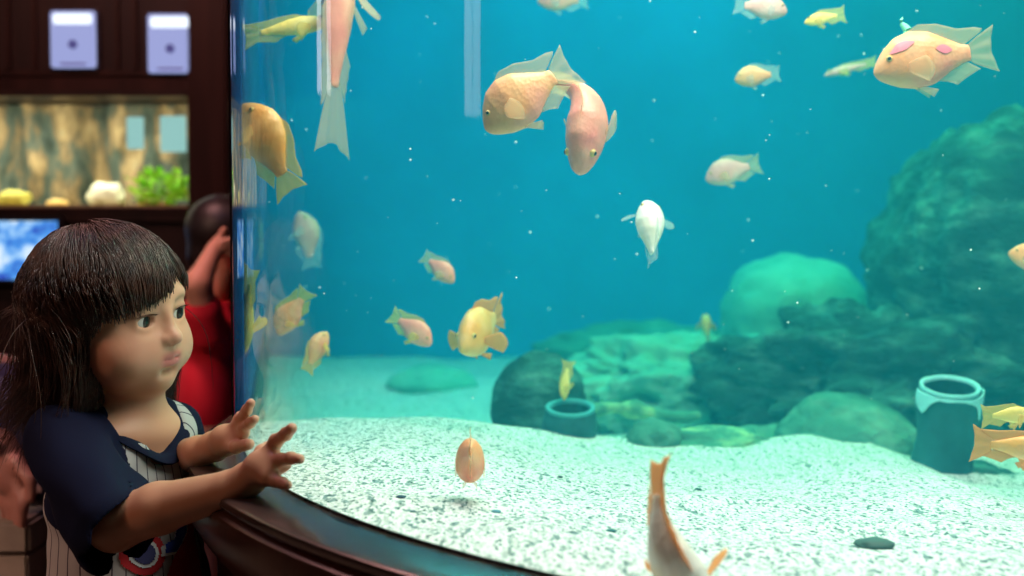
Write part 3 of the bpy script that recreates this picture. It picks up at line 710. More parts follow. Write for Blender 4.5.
# ------------------------------------------------------------------ people: distance fields polygonised with surface nets
class Field:
    def __init__(s, lo, hi, h):
        s.h = h; s.lo = np.array(lo, dtype=np.float64); s.n = np.ceil((np.array(hi)-s.lo)/h).astype(int)+1
        s.cap = .03; s.f = np.full(s.n, s.cap, dtype=np.float32)
    def win(s, lo, hi):
        a = np.maximum(0, np.floor((np.array(lo)-s.lo)/s.h).astype(int)); b = np.minimum(s.n, np.ceil((np.array(hi)-s.lo)/s.h).astype(int)+1)
        if (b <= a).any(): return None
        ax = [s.lo[i]+s.h*np.arange(a[i], b[i]) for i in range(3)]
        X, Y, Z = np.meshgrid(*ax, indexing='ij', sparse=True)
        return (slice(a[0], b[0]), slice(a[1], b[1]), slice(a[2], b[2])), X, Y, Z
    def put(s, sl, d, k, op):
        d = np.minimum(d, s.cap).astype(np.float32); f = s.f[sl]
        if op == 'sub': d = -d; 
        if op == 'add':
            if k > 0:
                hh = np.clip(.5+.5*(f-d)/k, 0, 1); s.f[sl] = f*(1-hh)+d*hh-k*hh*(1-hh)
            else: s.f[sl] = np.minimum(f, d)
        else:
            d = -(-d) if False else d
            if k > 0:
                hh = np.clip(.5-.5*(f-d)/k, 0, 1); s.f[sl] = f*(1-hh)+d*hh+k*hh*(1-hh)
            else: s.f[sl] = np.maximum(f, d)
    def cone(s, a, b, ra, rb, k=.008, op='add'):
        a = np.array(a, float); b = np.array(b, float); r = max(ra, rb); pad = r+.032
        wn = s.win(np.minimum(a, b)-pad, np.maximum(a, b)+pad)
        if wn is None: return
        sl, X, Y, Z = wn; ab = b-a; L2 = max(1e-12, ab@ab)
        t = np.clip(((X-a[0])*ab[0]+(Y-a[1])*ab[1]+(Z-a[2])*ab[2])/L2, 0, 1)
        d = np.sqrt((X-a[0]-t*ab[0])**2+(Y-a[1]-t*ab[1])**2+(Z-a[2]-t*ab[2])**2)-(ra+(rb-ra)*t)
        s.put(sl, d, k, op)
    def ell(s, c, rad, M3=None, k=.008, op='add'):
        """M3: rows are the ellipsoid's axes in the world"""
        c = np.array(c, float); rad = np.array(rad, float); pad = rad.max()+.032
        wn = s.win(c-pad, c+pad)
        if wn is None: return
        sl, X, Y, Z = wn; x, y, z = X-c[0], Y-c[1], Z-c[2]
        if M3 is not None:
            A = np.array(M3, float); x, y, z = (A[i][0]*x+A[i][1]*y+A[i][2]*z for i in range(3))
        k0 = np.sqrt((x/rad[0])**2+(y/rad[1])**2+(z/rad[2])**2); k1 = np.sqrt((x/rad[0]**2)**2+(y/rad[1]**2)**2+(z/rad[2]**2)**2)+1e-9
        s.put(sl, k0*(k0-1)/k1, k, op)
    def cut(s, p, n):      # keep the side the normal points away from
        sl, X, Y, Z = s.win(s.lo, s.lo+s.h*s.n); d = (X-p[0])*n[0]+(Y-p[1])*n[1]+(Z-p[2])*n[2]
        s.f = np.maximum(s.f, np.clip(d, -s.cap, s.cap).astype(np.float32))
    def mesh(s):
        f = s.f.copy()
        f[0] = f[-1] = s.cap; f[:, 0] = f[:, -1] = s.cap; f[:, :, 0] = f[:, :, -1] = s.cap
        ins = f < 0; c = np.zeros(np.array(f.shape)-1, np.int8); sh = c.shape
        def cor(A, i, j, k): return A[i:i+sh[0], j:j+sh[1], k:k+sh[2]]
        for i in (0, 1):
            for j in (0, 1):
                for k in (0, 1): c += cor(ins, i, j, k)
        act = np.argwhere((c > 0) & (c < 8)); idx = np.full(sh, -1, np.int32); idx[tuple(act.T)] = np.arange(len(act))
        pos = np.zeros((len(act), 3)); cnt = np.zeros(len(act)); cs = [(i, j, k) for i in (0, 1) for j in (0, 1) for k in (0, 1)]
        for a in cs:
            for ax in range(3):
                if a[ax]: continue
                b = list(a); b[ax] = 1
                fa = f[act[:, 0]+a[0], act[:, 1]+a[1], act[:, 2]+a[2]]; fb = f[act[:, 0]+b[0], act[:, 1]+b[1], act[:, 2]+b[2]]
                m_ = (fa < 0) != (fb < 0); t = np.where(m_, fa/np.where(m_, fa-fb, 1), 0)
                q = np.array(a, float)[None]+np.zeros((len(act), 3)); q[:, ax] += t
                pos[m_] += q[m_]; cnt[m_] += 1
        V = s.lo+(act+pos/cnt[:, None])*s.h
        F = []
        for ax in range(3):
            u, v = (ax+1) % 3, (ax+2) % 3
            sl0 = [slice(None)]*3; sl1 = [slice(None)]*3; sl0[ax] = slice(0, -1); sl1[ax] = slice(1, None)
            A, B = ins[tuple(sl0)], ins[tuple(sl1)]
            e = np.argwhere(A != B); e = e[(e[:, u] > 0) & (e[:, v] > 0) & (e[:, u] < sh[u]) & (e[:, v] < sh[v])]
            def cell(du, dv):
                q = e.copy(); q[:, u] -= du; q[:, v] -= dv; return idx[q[:, 0], q[:, 1], q[:, 2]]
            quad = np.stack([cell(1, 1), cell(0, 1), cell(0, 0), cell(1, 0)], 1)
            fl = ~A[e[:, 0], e[:, 1], e[:, 2]]; quad[fl] = quad[fl][:, ::-1]
            F.append(quad)
        return V, np.concatenate(F)
def smooth_mesh(V, F, it=2, lam=.5):
    E_ = np.concatenate([F[:, [0, 1]], F[:, [1, 2]], F[:, [2, 3]], F[:, [3, 0]]])
    for _ in range(it):
        S = np.zeros_like(V); C_ = np.zeros(len(V))
        for a, b in ((0, 1), (1, 0)):
            for ax in range(3): S[:, ax] += np.bincount(E_[:, a], V[E_[:, b], ax], len(V))
            C_ += np.bincount(E_[:, a], minlength=len(V))
        V = V*(1-lam)+lam*S/np.maximum(C_, 1)[:, None]
    return V
def np_mesh(name, V, F, mat, parent=None, attrs=None):
    me = bpy.data.meshes.new(name)
    me.vertices.add(len(V)); me.vertices.foreach_set('co', V.astype(np.float32).ravel())
    me.loops.add(F.size); me.loops.foreach_set('vertex_index', F.ravel().astype(np.int32))
    me.polygons.add(len(F)); me.polygons.foreach_set('loop_start', (np.arange(len(F))*4).astype(np.int32))
    me.polygons.foreach_set('use_smooth', np.ones(len(F), bool))
    me.update(calc_edges=True); me.validate()
    me.materials.append(mat)
    for k, a in (attrs or {}).items():
        if a.ndim == 2:
            at = me.color_attributes.new(k, 'FLOAT_COLOR', 'POINT'); at.data.foreach_set('color', np.c_[a, np.ones(len(a))].astype(np.float32).ravel())
        else:
            at = me.attributes.new(k, 'FLOAT', 'POINT'); at.data.foreach_set('value', a.astype(np.float32))
    return link(name, me, parent)
def skin_mat(name, tint=None):
    m, nt, b = new_mat(name); at = nt.nodes.new('ShaderNodeAttribute'); at.attribute_name = 'tone'
    nt.links.new(at.outputs['Color'], b.inputs['Base Color'])
    b.inputs['Roughness'].default_value = .48; b.inputs['Specular IOR Level'].default_value = .4
    b.inputs['Subsurface Weight'].default_value = .12; b.inputs['Subsurface Radius'].default_value = (.012, .005, .003); b.inputs['Subsurface Scale'].default_value = .6
    return m
M['skin'] = skin_mat('child_skin')
SKIN = np.array([.66, .33, .21])

# ---- the toddler
yaw = radians(-24)                       # heading of the face in the world (0 = +x)
tilt = radians(-4)
fw = Vector((cos(yaw)*cos(tilt), sin(yaw)*cos(tilt), sin(tilt))); rt_ = Vector((sin(yaw), -cos(yaw), 0)); up_ = rt_.cross(fw)
roll = radians(-6); rt_, up_ = rt_*cos(roll)+up_*sin(roll), up_*cos(roll)-rt_*sin(roll)
HC = P(111, 311, 1.5)
H3 = np.array([rt_, fw, up_])            # world -> head axes
def hw(x, y, z): return tuple(np.array(HC)+np.array(rt_)*x+np.array(fw)*y+np.array(up_)*z)
child = empty('person', (HC.x, HC.y, 0)); tag(child, 'toddler in a navy and pinstriped baseball shirt leaning both hands on the aquarium', 'person')
fld = Field((-.66, 1.10, .0), (-.14, 1.74, 1.0), .0022)
def fe(x, y, z, a, b, c, k=.010, op='add'): fld.ell(hw(x, y, z), (a, b, c), H3, k, op)
def fc(p, q, ra, rb, k=.008, op='add'): fld.cone(hw(*p), hw(*q), ra, rb, k, op)
fe(0, -.008, .020, .070, .080, .068, 0)                 # skull
fe(0, .022, -.026, .055, .052, .050, .03)               # face
for s in (1, -1):
    fe(s*.034, .042, -.038, .029, .029, .029, .022)     # cheeks
    fe(s*.028, .053, .020, .020, .014, .008, .012)      # brow
    fe(s*.0635, -.012, -.012, .006, .017, .025, .006)    # ear
    fe(s*.0685, -.008, -.010, .004, .009, .015, .003, 'sub')
fe(0, .050, -.042, .027, .026, .026, .02)               # muzzle
fe(0, .052, -.067, .017, .018, .013, .018)              # chin
fe(0, .028, -.068, .036, .030, .014, .02)               # under-chin
fc((0, .069, .004), (0, .077, -.014), .0060, .0070, .010)   # nose bridge
fe(0, .0820, -.0195, .0088, .0085, .0075, .006)
for s in (1, -1):
    fe(s*.0090, .0770, -.0215, .0058, .0066, .0055, .004)
    fe(s*.0055, .0830, -.0275, .0022, .0032, .0018, .002, 'sub')
    # eye socket, lids, opening
    fe(s*.0275, .0775, .001, .017, .008, .011, .012, 'sub')
    fe(s*.0275, .0565, .000, .0142, .0142, .0142, .006)
    fc((s*.0160, .0680, .0088), (s*.0385, .0640, .0075), .0024, .0020, .004)
    fe(s*.0275, .0735, -.0003, .0122, .0150, .0058, .0015, 'sub')
fe(0, .0730, -.0385, .0145, .0075, .0042, .004)         # upper lip
fe(0, .0720, -.0468, .0125, .0075, .0048, .004)         # lower lip
fe(0, .0805, -.0425, .0160, .0045, .0009, .0015, 'sub')
fe(0, .0735, -.0560, .0110, .0050, .0035, .008, 'sub')
# neck and trunk
NB = P(130, 400, 1.505)                  # base of the neck
fld.cone(hw(0, -.014, -.055), NB, .036, .036, .012)
byaw = radians(-33); bf = Vector((cos(byaw), sin(byaw), 0)); br_ = Vector((sin(byaw), -cos(byaw), 0)); bu = Vector((0, 0, 1)); B3 = np.array([br_, bf, bu])
def bw(x, y, z): return np.array(NB)+np.array(br_)*x+np.array(bf)*y+np.array((0, 0, 1))*z
def be(F, x, y, z, a, b, c, k=.02, op='add'): F.ell(bw(x, y, z), (a, b, c), B3, k, op)
be(fld, 0, -.006, -.034, .080, .050, .030); be(fld, 0, -.01, -.09, .078, .056, .075); be(fld, 0, 0, -.18, .072, .060, .085); be(fld, 0, -.01, -.25, .075, .062, .05)
# legs, feet
for s in (1, -1):
    fld.cone(bw(s*.036, -.01, -.27), bw(s*.045, -.005, -.40), .040, .030, .015)
    fld.cone(bw(s*.045, -.005, -.40), bw(s*.048, -.02, -.615), .029, .019, .01)
    fld.cone(bw(s*.048, -.02, -.625), bw(s*.055, .05, -NB.z+.016), .018, .016, .01)
# arms: shoulder, elbow, wrist positions in the world
near = dict(sh=bw(.083, -.012, -.035), el=np.array(P(114, 524, 1.36)), wr=np.array(P(237, 487, 1.305)))
far = dict(sh=bw(-.058, .004, -.045), el=np.array(P(158, 470, 1.66)), wr=np.array(P(199, 452, 1.47)))
for a in (near, far):
    fld.cone(a['sh'], a['el'], .029, .0255, .012); m_ = a['el']*.62+a['wr']*.38+np.array((0, 0, .002))
    fld.cone(a['el'], m_, .0255, .0240, .010); fld.cone(m_, a['wr'], .0240, .0165, .008)
    fld.ell(a['wr']*.93+a['el']*.07, (.017, .017, .017), None, .004)
NAILS = []
def hand(wr, palm, kn, fingers, pr=.0115):
    """palm: list of points the palm runs through; fingers: root, knuckle bend, joint, tip with the root radius"""
    fld.cone(wr, palm[0], .0150, .0135, .008)
    for q in palm: fld.ell(q, (.0145, .0125, .0145), None, .010)
    for q in kn: fld.cone(palm[-1], q, .0125, .0080, .008)
    for pts, r0 in fingers:
        for i in range(len(pts)-1):
            ra = r0*(1-.10*i); rb = r0*(1-.10*(i+1)); fld.cone(pts[i], pts[i+1], ra, rb, .0030)
            if i: fld.ell(pts[i], (ra*1.04,)*3, None, .002)
        NAILS.append((np.array(pts[-1]), np.array(pts[-2]), r0))
def A(px, py, Y): return np.array(P(px, py, Y))
# near hand: fingers spread against the glass
gy = glass_y(298)
hand(near['wr'], [A(250, 478, 1.298), A(262, 468, 1.288)], [A(270, 453, 1.285), A(273, 461, 1.278), A(272, 470, 1.272), A(268, 478, 1.268)], [
    ([A(268, 455, 1.290), A(276, 441, 1.283), A(286, 434, 1.266), A(292, 428, 1.252)], .0072),     # index
    ([A(270, 461, 1.282), A(281, 460, 1.268), A(291, 458, 1.250), A(300, 459, 1.234)], .0068),     # middle
    ([A(270, 468, 1.280), A(278, 467, 1.275), A(283, 466, 1.275), A(287, 465, 1.272)], .0066),     # ring, bent away behind the middle one
    ([A(266, 477, 1.275), A(276, 481, 1.262), A(283, 483, 1.254), A(288, 485, 1.246)], .0062),     # little
    ([A(256, 462, 1.305), A(262, 452, 1.315), A(268, 447, 1.322)], .0076)])                         # thumb, beyond the hand
# far hand
hand(far['wr'], [A(215, 446, 1.455), A(226, 440, 1.442)], [A(235, 431, 1.432), A(236, 436, 1.426), A(234, 444, 1.422)], [
    ([A(233, 430, 1.436), A(241, 419, 1.418), A(247, 410, 1.400), A(251, 403, 1.378)], .0066),
    ([A(235, 433, 1.432), A(244, 428, 1.412), A(250, 423, 1.392), A(255, 419, 1.372)], .0064),
    ([A(234, 438, 1.428), A(240, 436, 1.418), A(244, 434, 1.412), A(246, 434, 1.408)], .0060),
    ([A(231, 434, 1.450), A(236, 425, 1.455), A(238, 419, 1.452), A(239, 415, 1.446)], .0060),
    ([A(224, 446, 1.438), A(236, 447, 1.408), A(249, 444, 1.375)], .0072)])                         # thumb
Vc, Fc = fld.mesh(); Vc = smooth_mesh(Vc, Fc, 1, .4)
# skin tones: lips, brows, flushed cheeks, finger tips
loc = (Vc-np.array(HC))@H3.T
tone = np.repeat(SKIN[None], len(Vc), 0)
def blend(mask, col): tone[:] = tone*(1-mask[:, None])+np.array(col)[None]*mask[:, None]
def g3(x, y, z, a, b, c): return np.exp(-(((loc[:, 0]-x)/a)**2+((loc[:, 1]-y)/b)**2+((loc[:, 2]-z)/c)**2))
for s in (1, -1):
    blend(.35*g3(s*.036, .06, -.03, .02, .03, .018), (.80, .32, .24))
    # brows: thin arcs
    zz = .0185-60*(np.abs(loc[:, 0])-.028)**2*.35
    mk = np.exp(-((loc[:, 2]-zz)/.0026)**2)*(loc[:, 1] > .045)*(loc[:, 0]*s > .014)*(loc[:, 0]*s < .043)
    blend(.50*mk, (.16, .08, .05))
    mk = np.exp(-(((loc[:, 0]-s*.0275)/.0145)**4+((loc[:, 2]-.0058)/.0019)**2))*(loc[:, 1] > .055); blend(.8*mk, (.06, .025, .02))
blend(np.clip(1.3*np.exp(-((loc[:, 0]/.0155)**4+((loc[:, 2]+.0425)/.0078)**4))*(loc[:, 1] > .067), 0, 1)*.9, (.58, .15, .14))
blend(.3*g3(0, .085, -.020, .012, .02, .01), (.85, .38, .3))
for tip, prev, r0 in NAILS:
    blend(.35*np.exp(-(((Vc-tip)**2).sum(1))/(.007**2)), (.85, .42, .34))
np_mesh('body', Vc, Fc, M['skin'], child, {'tone': tone})
# eyes
for s in (1, -1):
    c = Vector(hw(s*.0275, .0565, 0)); rd = .0128
    bm = bmesh.new(); bmesh.ops.create_uvsphere(bm, u_segments=32, v_segments=20, radius=rd); bmesh.ops.translate(bm, verts=bm.verts, vec=c)
    e = bm_obj('eye', bm, simple('eye_white', (.78, .76, .74), .12), child, True)
    gz = Vector(fw); gz.rotate(Matrix.Rotation(radians(9), 3, 'Z')); gz = (gz+Vector((0, 0, -.04))).normalized()
    def cap(nm, ang, out, mat_):
        V = []; F = []; a = gz.orthogonal().normalized(); b = gz.cross(a); n = 24
        V.append(c+gz*(rd+out))
        for i in range(1, 6):
            th = ang*i/5
            for k in range(n): V.append(c+(gz*cos(th)+(a*cos(2*pi*k/n)+b*sin(2*pi*k/n))*sin(th))*(rd+out))
        for k in range(n): F.append((0, 1+k, 1+(k+1) % n))
        for i in range(4):
            for k in range(n): F.append((1+i*n+k, 1+(i+1)*n+k, 1+(i+1)*n+(k+1) % n, 1+i*n+(k+1) % n))
        return mesh(nm, V, F, mat_, e)
    cap('iris', .60, .0002, simple('dark_brown_iris', (.018, .008, .005), .15, spec=.3)); cap('pupil', .25, .0004, simple('pupil', (.003, .003, .003), .05))
    # lashes: short curved wedges on the upper lid
    V = []; F = []
    for i in range(26):
        t = i/25; x = s*(.0160+.0235*t); z = .0050+.0016*sin(pi*t); y = .0712-.0050*t
        b0 = Vector(hw(x, y, z)); tip = Vector(hw(x+s*(.0005+.0022*t), y+.0045, z+.0022)); sd = Vector(rt_)*.00035; n0 = len(V)
        V += [b0-sd, b0+sd, tip, b0+Vector(up_)*.0005]; F += [(n0, n0+1, n0+2), (n0+1, n0+3, n0+2), (n0+3, n0, n0+2)]
    mesh('eyelashes', V, F, simple('lash', (.01, .006, .005), .6), child, False)

# shirt: trunk and sleeves in one cloth, hollowed where neck and arms leave it
sf = Field((-.68, 1.14, .12), (-.26, 1.76, .86), .0024); sf.cap = .03
def sfold(x, y, z): return 0
be(sf, 0, -.014, -.036, .092, .056, .036, 0); be(sf, 0, -.008, -.10, .092, .069, .085, .03); be(sf, 0, -.006, -.20, .092, .076, .11, .03); be(sf, 0, -.010, -.30, .096, .080, .09, .03)
for a, s in ((near, 1), (far, -1)):
    d = a['el']-a['sh']; d = d/np.linalg.norm(d); e0 = a['sh']+(a['el']-a['sh'])*(1.04 if s > 0 else .5)
    sf.cone(a['sh']+np.array((0, 0, .002)), e0, .036 if s > 0 else .030, .047 if s > 0 else .031, .022)
    a['dir'] = d; a['hem'] = a['sh']+(a['el']-a['sh'])*(1.03 if s > 0 else .5)
# hollow the sleeve ends
for a in (near, far):
    sf.cone(a['hem']-a['dir']*.02, a['hem']+a['dir']*.08, .036 if a is near else .026, .050 if a is near else .04, .004, 'sub')
sf.cone(bw(0, .000, -.030), bw(0, .008, .05), .040, .058, .004, 'sub')      # neck opening
sf.cone(bw(0, .018, -.040), bw(0, .034, .05), .038, .05, .006, 'sub')
sf.cone(bw(.016, .022, -.024), bw(.02, .034, .05), .026, .042, .006, 'sub')
sf.cut((0, 0, P(100, 640, 1.5).z), (0, 0, -1))
# cloth folds
sl, X, Y_, Z_ = sf.win(sf.lo, sf.lo+sf.h*sf.n)
arm_mid = near['sh']*.4+near['el']*.6
X0 = (X-NB.x)*br_.x+(Y_-NB.y)*br_.y; Y0 = (X-NB.x)*bf.x+(Y_-NB.y)*bf.y
fold = .0022*np.sin(X0*95+Z_*38+np.sin(Z_*40)*1.2)*np.cos(Y0*60+Z_*20)+.0016*np.sin((Z_+X0*.6)*150)*np.exp(-((Z_-(NB.z-.10))/.06)**2)
sf.f = (sf.f+fold.astype(np.float32))
Vs, Fs = sf.mesh(); Vs = smooth_mesh(Vs, Fs, 2, .5)
q = (Vs-np.array(NB))@B3.T
# raglan line: distance (positive = sleeve), from the collar to under the arm
def rag(q):
    ax = np.abs(q[:, 0]); zl = -.012-(ax-.036)*2.1
    d1 = (ax-.036)*.9+(q[:, 2]+.012)*.43                     # beyond the slanting seam
    return np.minimum(d1, ax-.030)
slv = rag(q)
for a in (near, far):     # everything wrapped round the arm below the seam belongs to the sleeve
    t = ((Vs-a['sh'])@a['dir']); rr = np.linalg.norm((Vs-a['sh'])-t[:, None]*a['dir'][None], axis=1)
    side = np.sign(((a['sh']-np.array(NB))@np.array(br_)))
    slv = np.maximum(slv, np.where((q[:, 0]*side > .045), .052-rr-.0*t, -.05))
slv = np.where((q[:, 0] < 0) & (q[:, 1] > -.02), np.where(q[:, 2] > -.09, -q[:, 0]-.056, -.05), slv)
body_side = (np.abs(q[:, 0]) < .094) & (q[:, 2] < -.13)
m_near = np.full(len(Vs), False)
for a in (near, far):
    t = ((Vs-a['sh'])@a['dir']); rr = np.linalg.norm((Vs-a['sh'])-t[:, None]*a['dir'][None], axis=1); m_near |= (rr < .055) & (t > 0)
slv = np.where(body_side & ~m_near, -.05, slv)
ang = np.arctan2(q[:, 0], q[:, 1]); su = ang*.085
def shirt_mat():
    m, nt, b = new_mat('pinstriped_cloth')
    a1 = nt.nodes.new('ShaderNodeAttribute'); a1.attribute_name = 'sleeve'; a2 = nt.nodes.new('ShaderNodeAttribute'); a2.attribute_name = 'around'
    def mth(op, x, y=None):
        n = nt.nodes.new('ShaderNodeMath'); n.operation = op
        if hasattr(x, 'is_linked'): nt.links.new(x, n.inputs[0])
        else: n.inputs[0].default_value = x
        if y is not None:
            if hasattr(y, 'is_linked'): nt.links.new(y, n.inputs[1])
            else: n.inputs[1].default_value = y
        return n.outputs[0]
    fr_ = mth('FRACT', mth('MULTIPLY', mth('ADD', a2.outputs['Fac'], 5.0), 1/.0155)); st = mth('LESS_THAN', fr_, .11)
    mx = nt.nodes.new('ShaderNodeMix'); mx.data_type = 'RGBA'; nt.links.new(st, mx.inputs[0])
    mx.inputs[6].default_value = (.44, .43, .43, 1); mx.inputs[7].default_value = (.07, .06, .09, 1)
    m2 = nt.nodes.new('ShaderNodeMix'); m2.data_type = 'RGBA'; nt.links.new(mth('GREATER_THAN', a1.outputs['Fac'], 0.0), m2.inputs[0])
    nt.links.new(mx.outputs[2], m2.inputs[6]); m2.inputs[7].default_value = (.005, .007, .028, 1)
    nt.links.new(m2.outputs[2], b.inputs['Base Color']); b.inputs['Roughness'].default_value = .85
    b.inputs['Specular IOR Level'].default_value = .15
    bump(nt, b, noise_tex(nt, 900, 2), .25, .0006); return m
M['navy'] = simple('navy_cloth', (.005, .007, .028), .85, spec=.15)
shirt = np_mesh('shirt', Vs, Fs, shirt_mat(), child, {'sleeve': slv, 'around': su})
# collar band: a soft ring laid round the neck opening
from mathutils.bvhtree import BVHTree
bvh = BVHTree.FromPolygons([Vector(v) for v in Vs], [tuple(int(i) for i in f) for f in Fs])
pts = []
for k in range(40):
    a = 2*pi*k/40; w_ = bw(.0475*cos(a), .006+.047*sin(a), 0); h_ = bvh.ray_cast(Vector(w_)+Vector((0, 0, .05)), Vector((0, 0, -1)))
    z = h_[0].z if h_[0] is not None else NB.z-.01
    pts.append([w_[0], w_[1], z])
pz = np.array([p_[2] for p_ in pts])
for _ in range(6): pz = (np.roll(pz, 1)+pz*2+np.roll(pz, -1))/4
V = []; F = []; cxy = bw(0, .010, 0)
for k in range(40):
    c = Vector((pts[k][0], pts[k][1], pz[k])); o_ = Vector((c.x-cxy[0], c.y-cxy[1], 0)).normalized()
    for j in range(10):
        b_ = 2*pi*j/10; V.append(c+o_*(.0105*cos(b_))+Vector((0, 0, -.35*.0105*cos(b_)+.0042*sin(b_)+.0008)))
for k in range(40):
    for j in range(10): F.append((k*10+j, ((k+1) % 40)*10+j, ((k+1) % 40)*10+(j+1) % 10, k*10+(j+1) % 10))
mesh('collar', V, F, M['navy'], child)
# printed emblem: red roundel with white ring, blue script and a red sweep, laid on the cloth
def decal(name, poly, mat, off=.0011, res=.0013):
    """poly in shirt-front coordinates (x across, z up from the neck base); pressed onto the front of the cloth"""
    xs = [p_[0] for p_ in poly]; zs = [p_[1] for p_ in poly]; V = []; F = []; idx = {}
    def inside(x, z):
        c_ = False; n = len(poly)
        for i in range(n):
            (x1, z1), (x2, z2) = poly[i], poly[i-1]
            if (z1 > z) != (z2 > z) and x < (x2-x1)*(z-z1)/(z2-z1)+x1: c_ = not c_
        return c_
    def vert(i, j):
        if (i, j) in idx: return idx[i, j]
        x, z = min(xs)+i*res, min(zs)+j*res; w_ = Vector(bw(x, .2, z)); h_ = bvh.ray_cast(w_, -Vector(bf))
        if h_[0] is None: idx[i, j] = None; return None
        V.append(h_[0]+h_[1]*off if h_[1].dot(bf) > 0 else h_[0]-h_[1]*off); idx[i, j] = len(V)-1; return idx[i, j]
    for i in range(int((max(xs)-min(xs))/res)+1):
        for j in range(int((max(zs)-min(zs))/res)+1):
            if inside(min(xs)+(i+.5)*res, min(zs)+(j+.5)*res):
                vs = [vert(i, j), vert(i+1, j), vert(i+1, j+1), vert(i, j+1)]
                if None not in vs: F.append(tuple(vs))
    if F: return mesh(name, V, F, mat, shirt)
RED = simple('red_print', (.55, .02, .03), .7); WHT = simple('white_print', (.7, .7, .72), .7); BLU = simple('blue_print', (.03, .07, .42), .7)
circ = lambda cx, cz, r, r2=None, n=30: [(cx+r*cos(2*pi*i/n), cz+(r2 or r)*sin(2*pi*i/n)) for i in range(n)]
ex, ez = .036, -.150
decal('emblem_roundel', circ(ex, ez, .022), RED); decal('emblem_ring', circ(ex, ez, .0145), WHT, .0017); decal('emblem_centre', circ(ex, ez, .011), simple('dark_blue_print', (.04, .04, .14), .7), .0022)
decal('emblem_sweep', [(-.030, -.122), (-.018, -.122), (.020, -.185), (.050, -.20), (.04, -.262), (-.045, -.262)], RED, .0013)
scr = [(x+.034, z+.004) for x, z in [(-.058, -.120), (-.046, -.112), (-.030, -.146), (-.016, -.150), (-.014, -.160), (-.030, -.160), (-.048, -.142)]]
decal('emblem_script', scr, WHT, .0024); decal('emblem_script', [(x*.8-.001, z*.9-.0130) for x, z in scr], BLU, .0030)
decal('emblem_peak', [(.014, -.098), (.024, -.094), (.020, -.118), (.010, -.122)], RED, .0014)
# shorts and shoes
sh_ = Field(tuple(bw(0, 0, 0)-np.array((.16, .16, .46))), tuple(bw(0, 0, 0)+np.array((.16, .16, -.24))), .004)
be(sh_, 0, -.01, -.27, .086, .072, .045, 0)
for s in (1, -1): sh_.cone(bw(s*.038, -.01, -.28), bw(s*.048, -.008, -.40), .048, .048, .012)
Vq, Fq = sh_.mesh(); np_mesh('shorts', Vq, Fq, simple('dark_shorts', (.03, .035, .07), .9), child)
for s in (1, -1):
    g_ = Field(tuple(bw(s*.05, .02, -NB.z)-np.array((.09, .09, .0))), tuple(bw(s*.05, .02, -NB.z)+np.array((.09, .09, .07))), .003)
    g_.cone(bw(s*.048, -.022, -NB.z+.024), bw(s*.056, .062, -NB.z+.020), .024, .020, .005); g_.cut((0, 0, .001), (0, 0, -1))
    Vq, Fq = g_.mesh(); np_mesh('shoe', Vq, Fq, simple('red_shoe', (.4, .05, .06), .6), child)

# hair: combed strands over a close dark cap
def hair_mat(name, a, b_):
    m, nt, b = new_mat(name); f = noise_tex(nt, 60, 2); nt.links.new(ramp(nt, f, [(.35, a), (.65, b_)]), b.inputs['Base Color'])
    b.inputs['Roughness'].default_value = .42; b.inputs['Specular IOR Level'].default_value = .55; return m
M['hair'] = hair_mat('dark_brown_hair', (.018, .007, .005), (.072, .027, .016))
hf = Field(tuple(np.array(HC)-.13), tuple(np.array(HC)+.13), .0035)
hf.ell(hw(0, -.014, .022), (.073, .086, .070), H3, 0); hf.ell(hw(0, -.050, -.030), (.066, .045, .060), H3, .02)
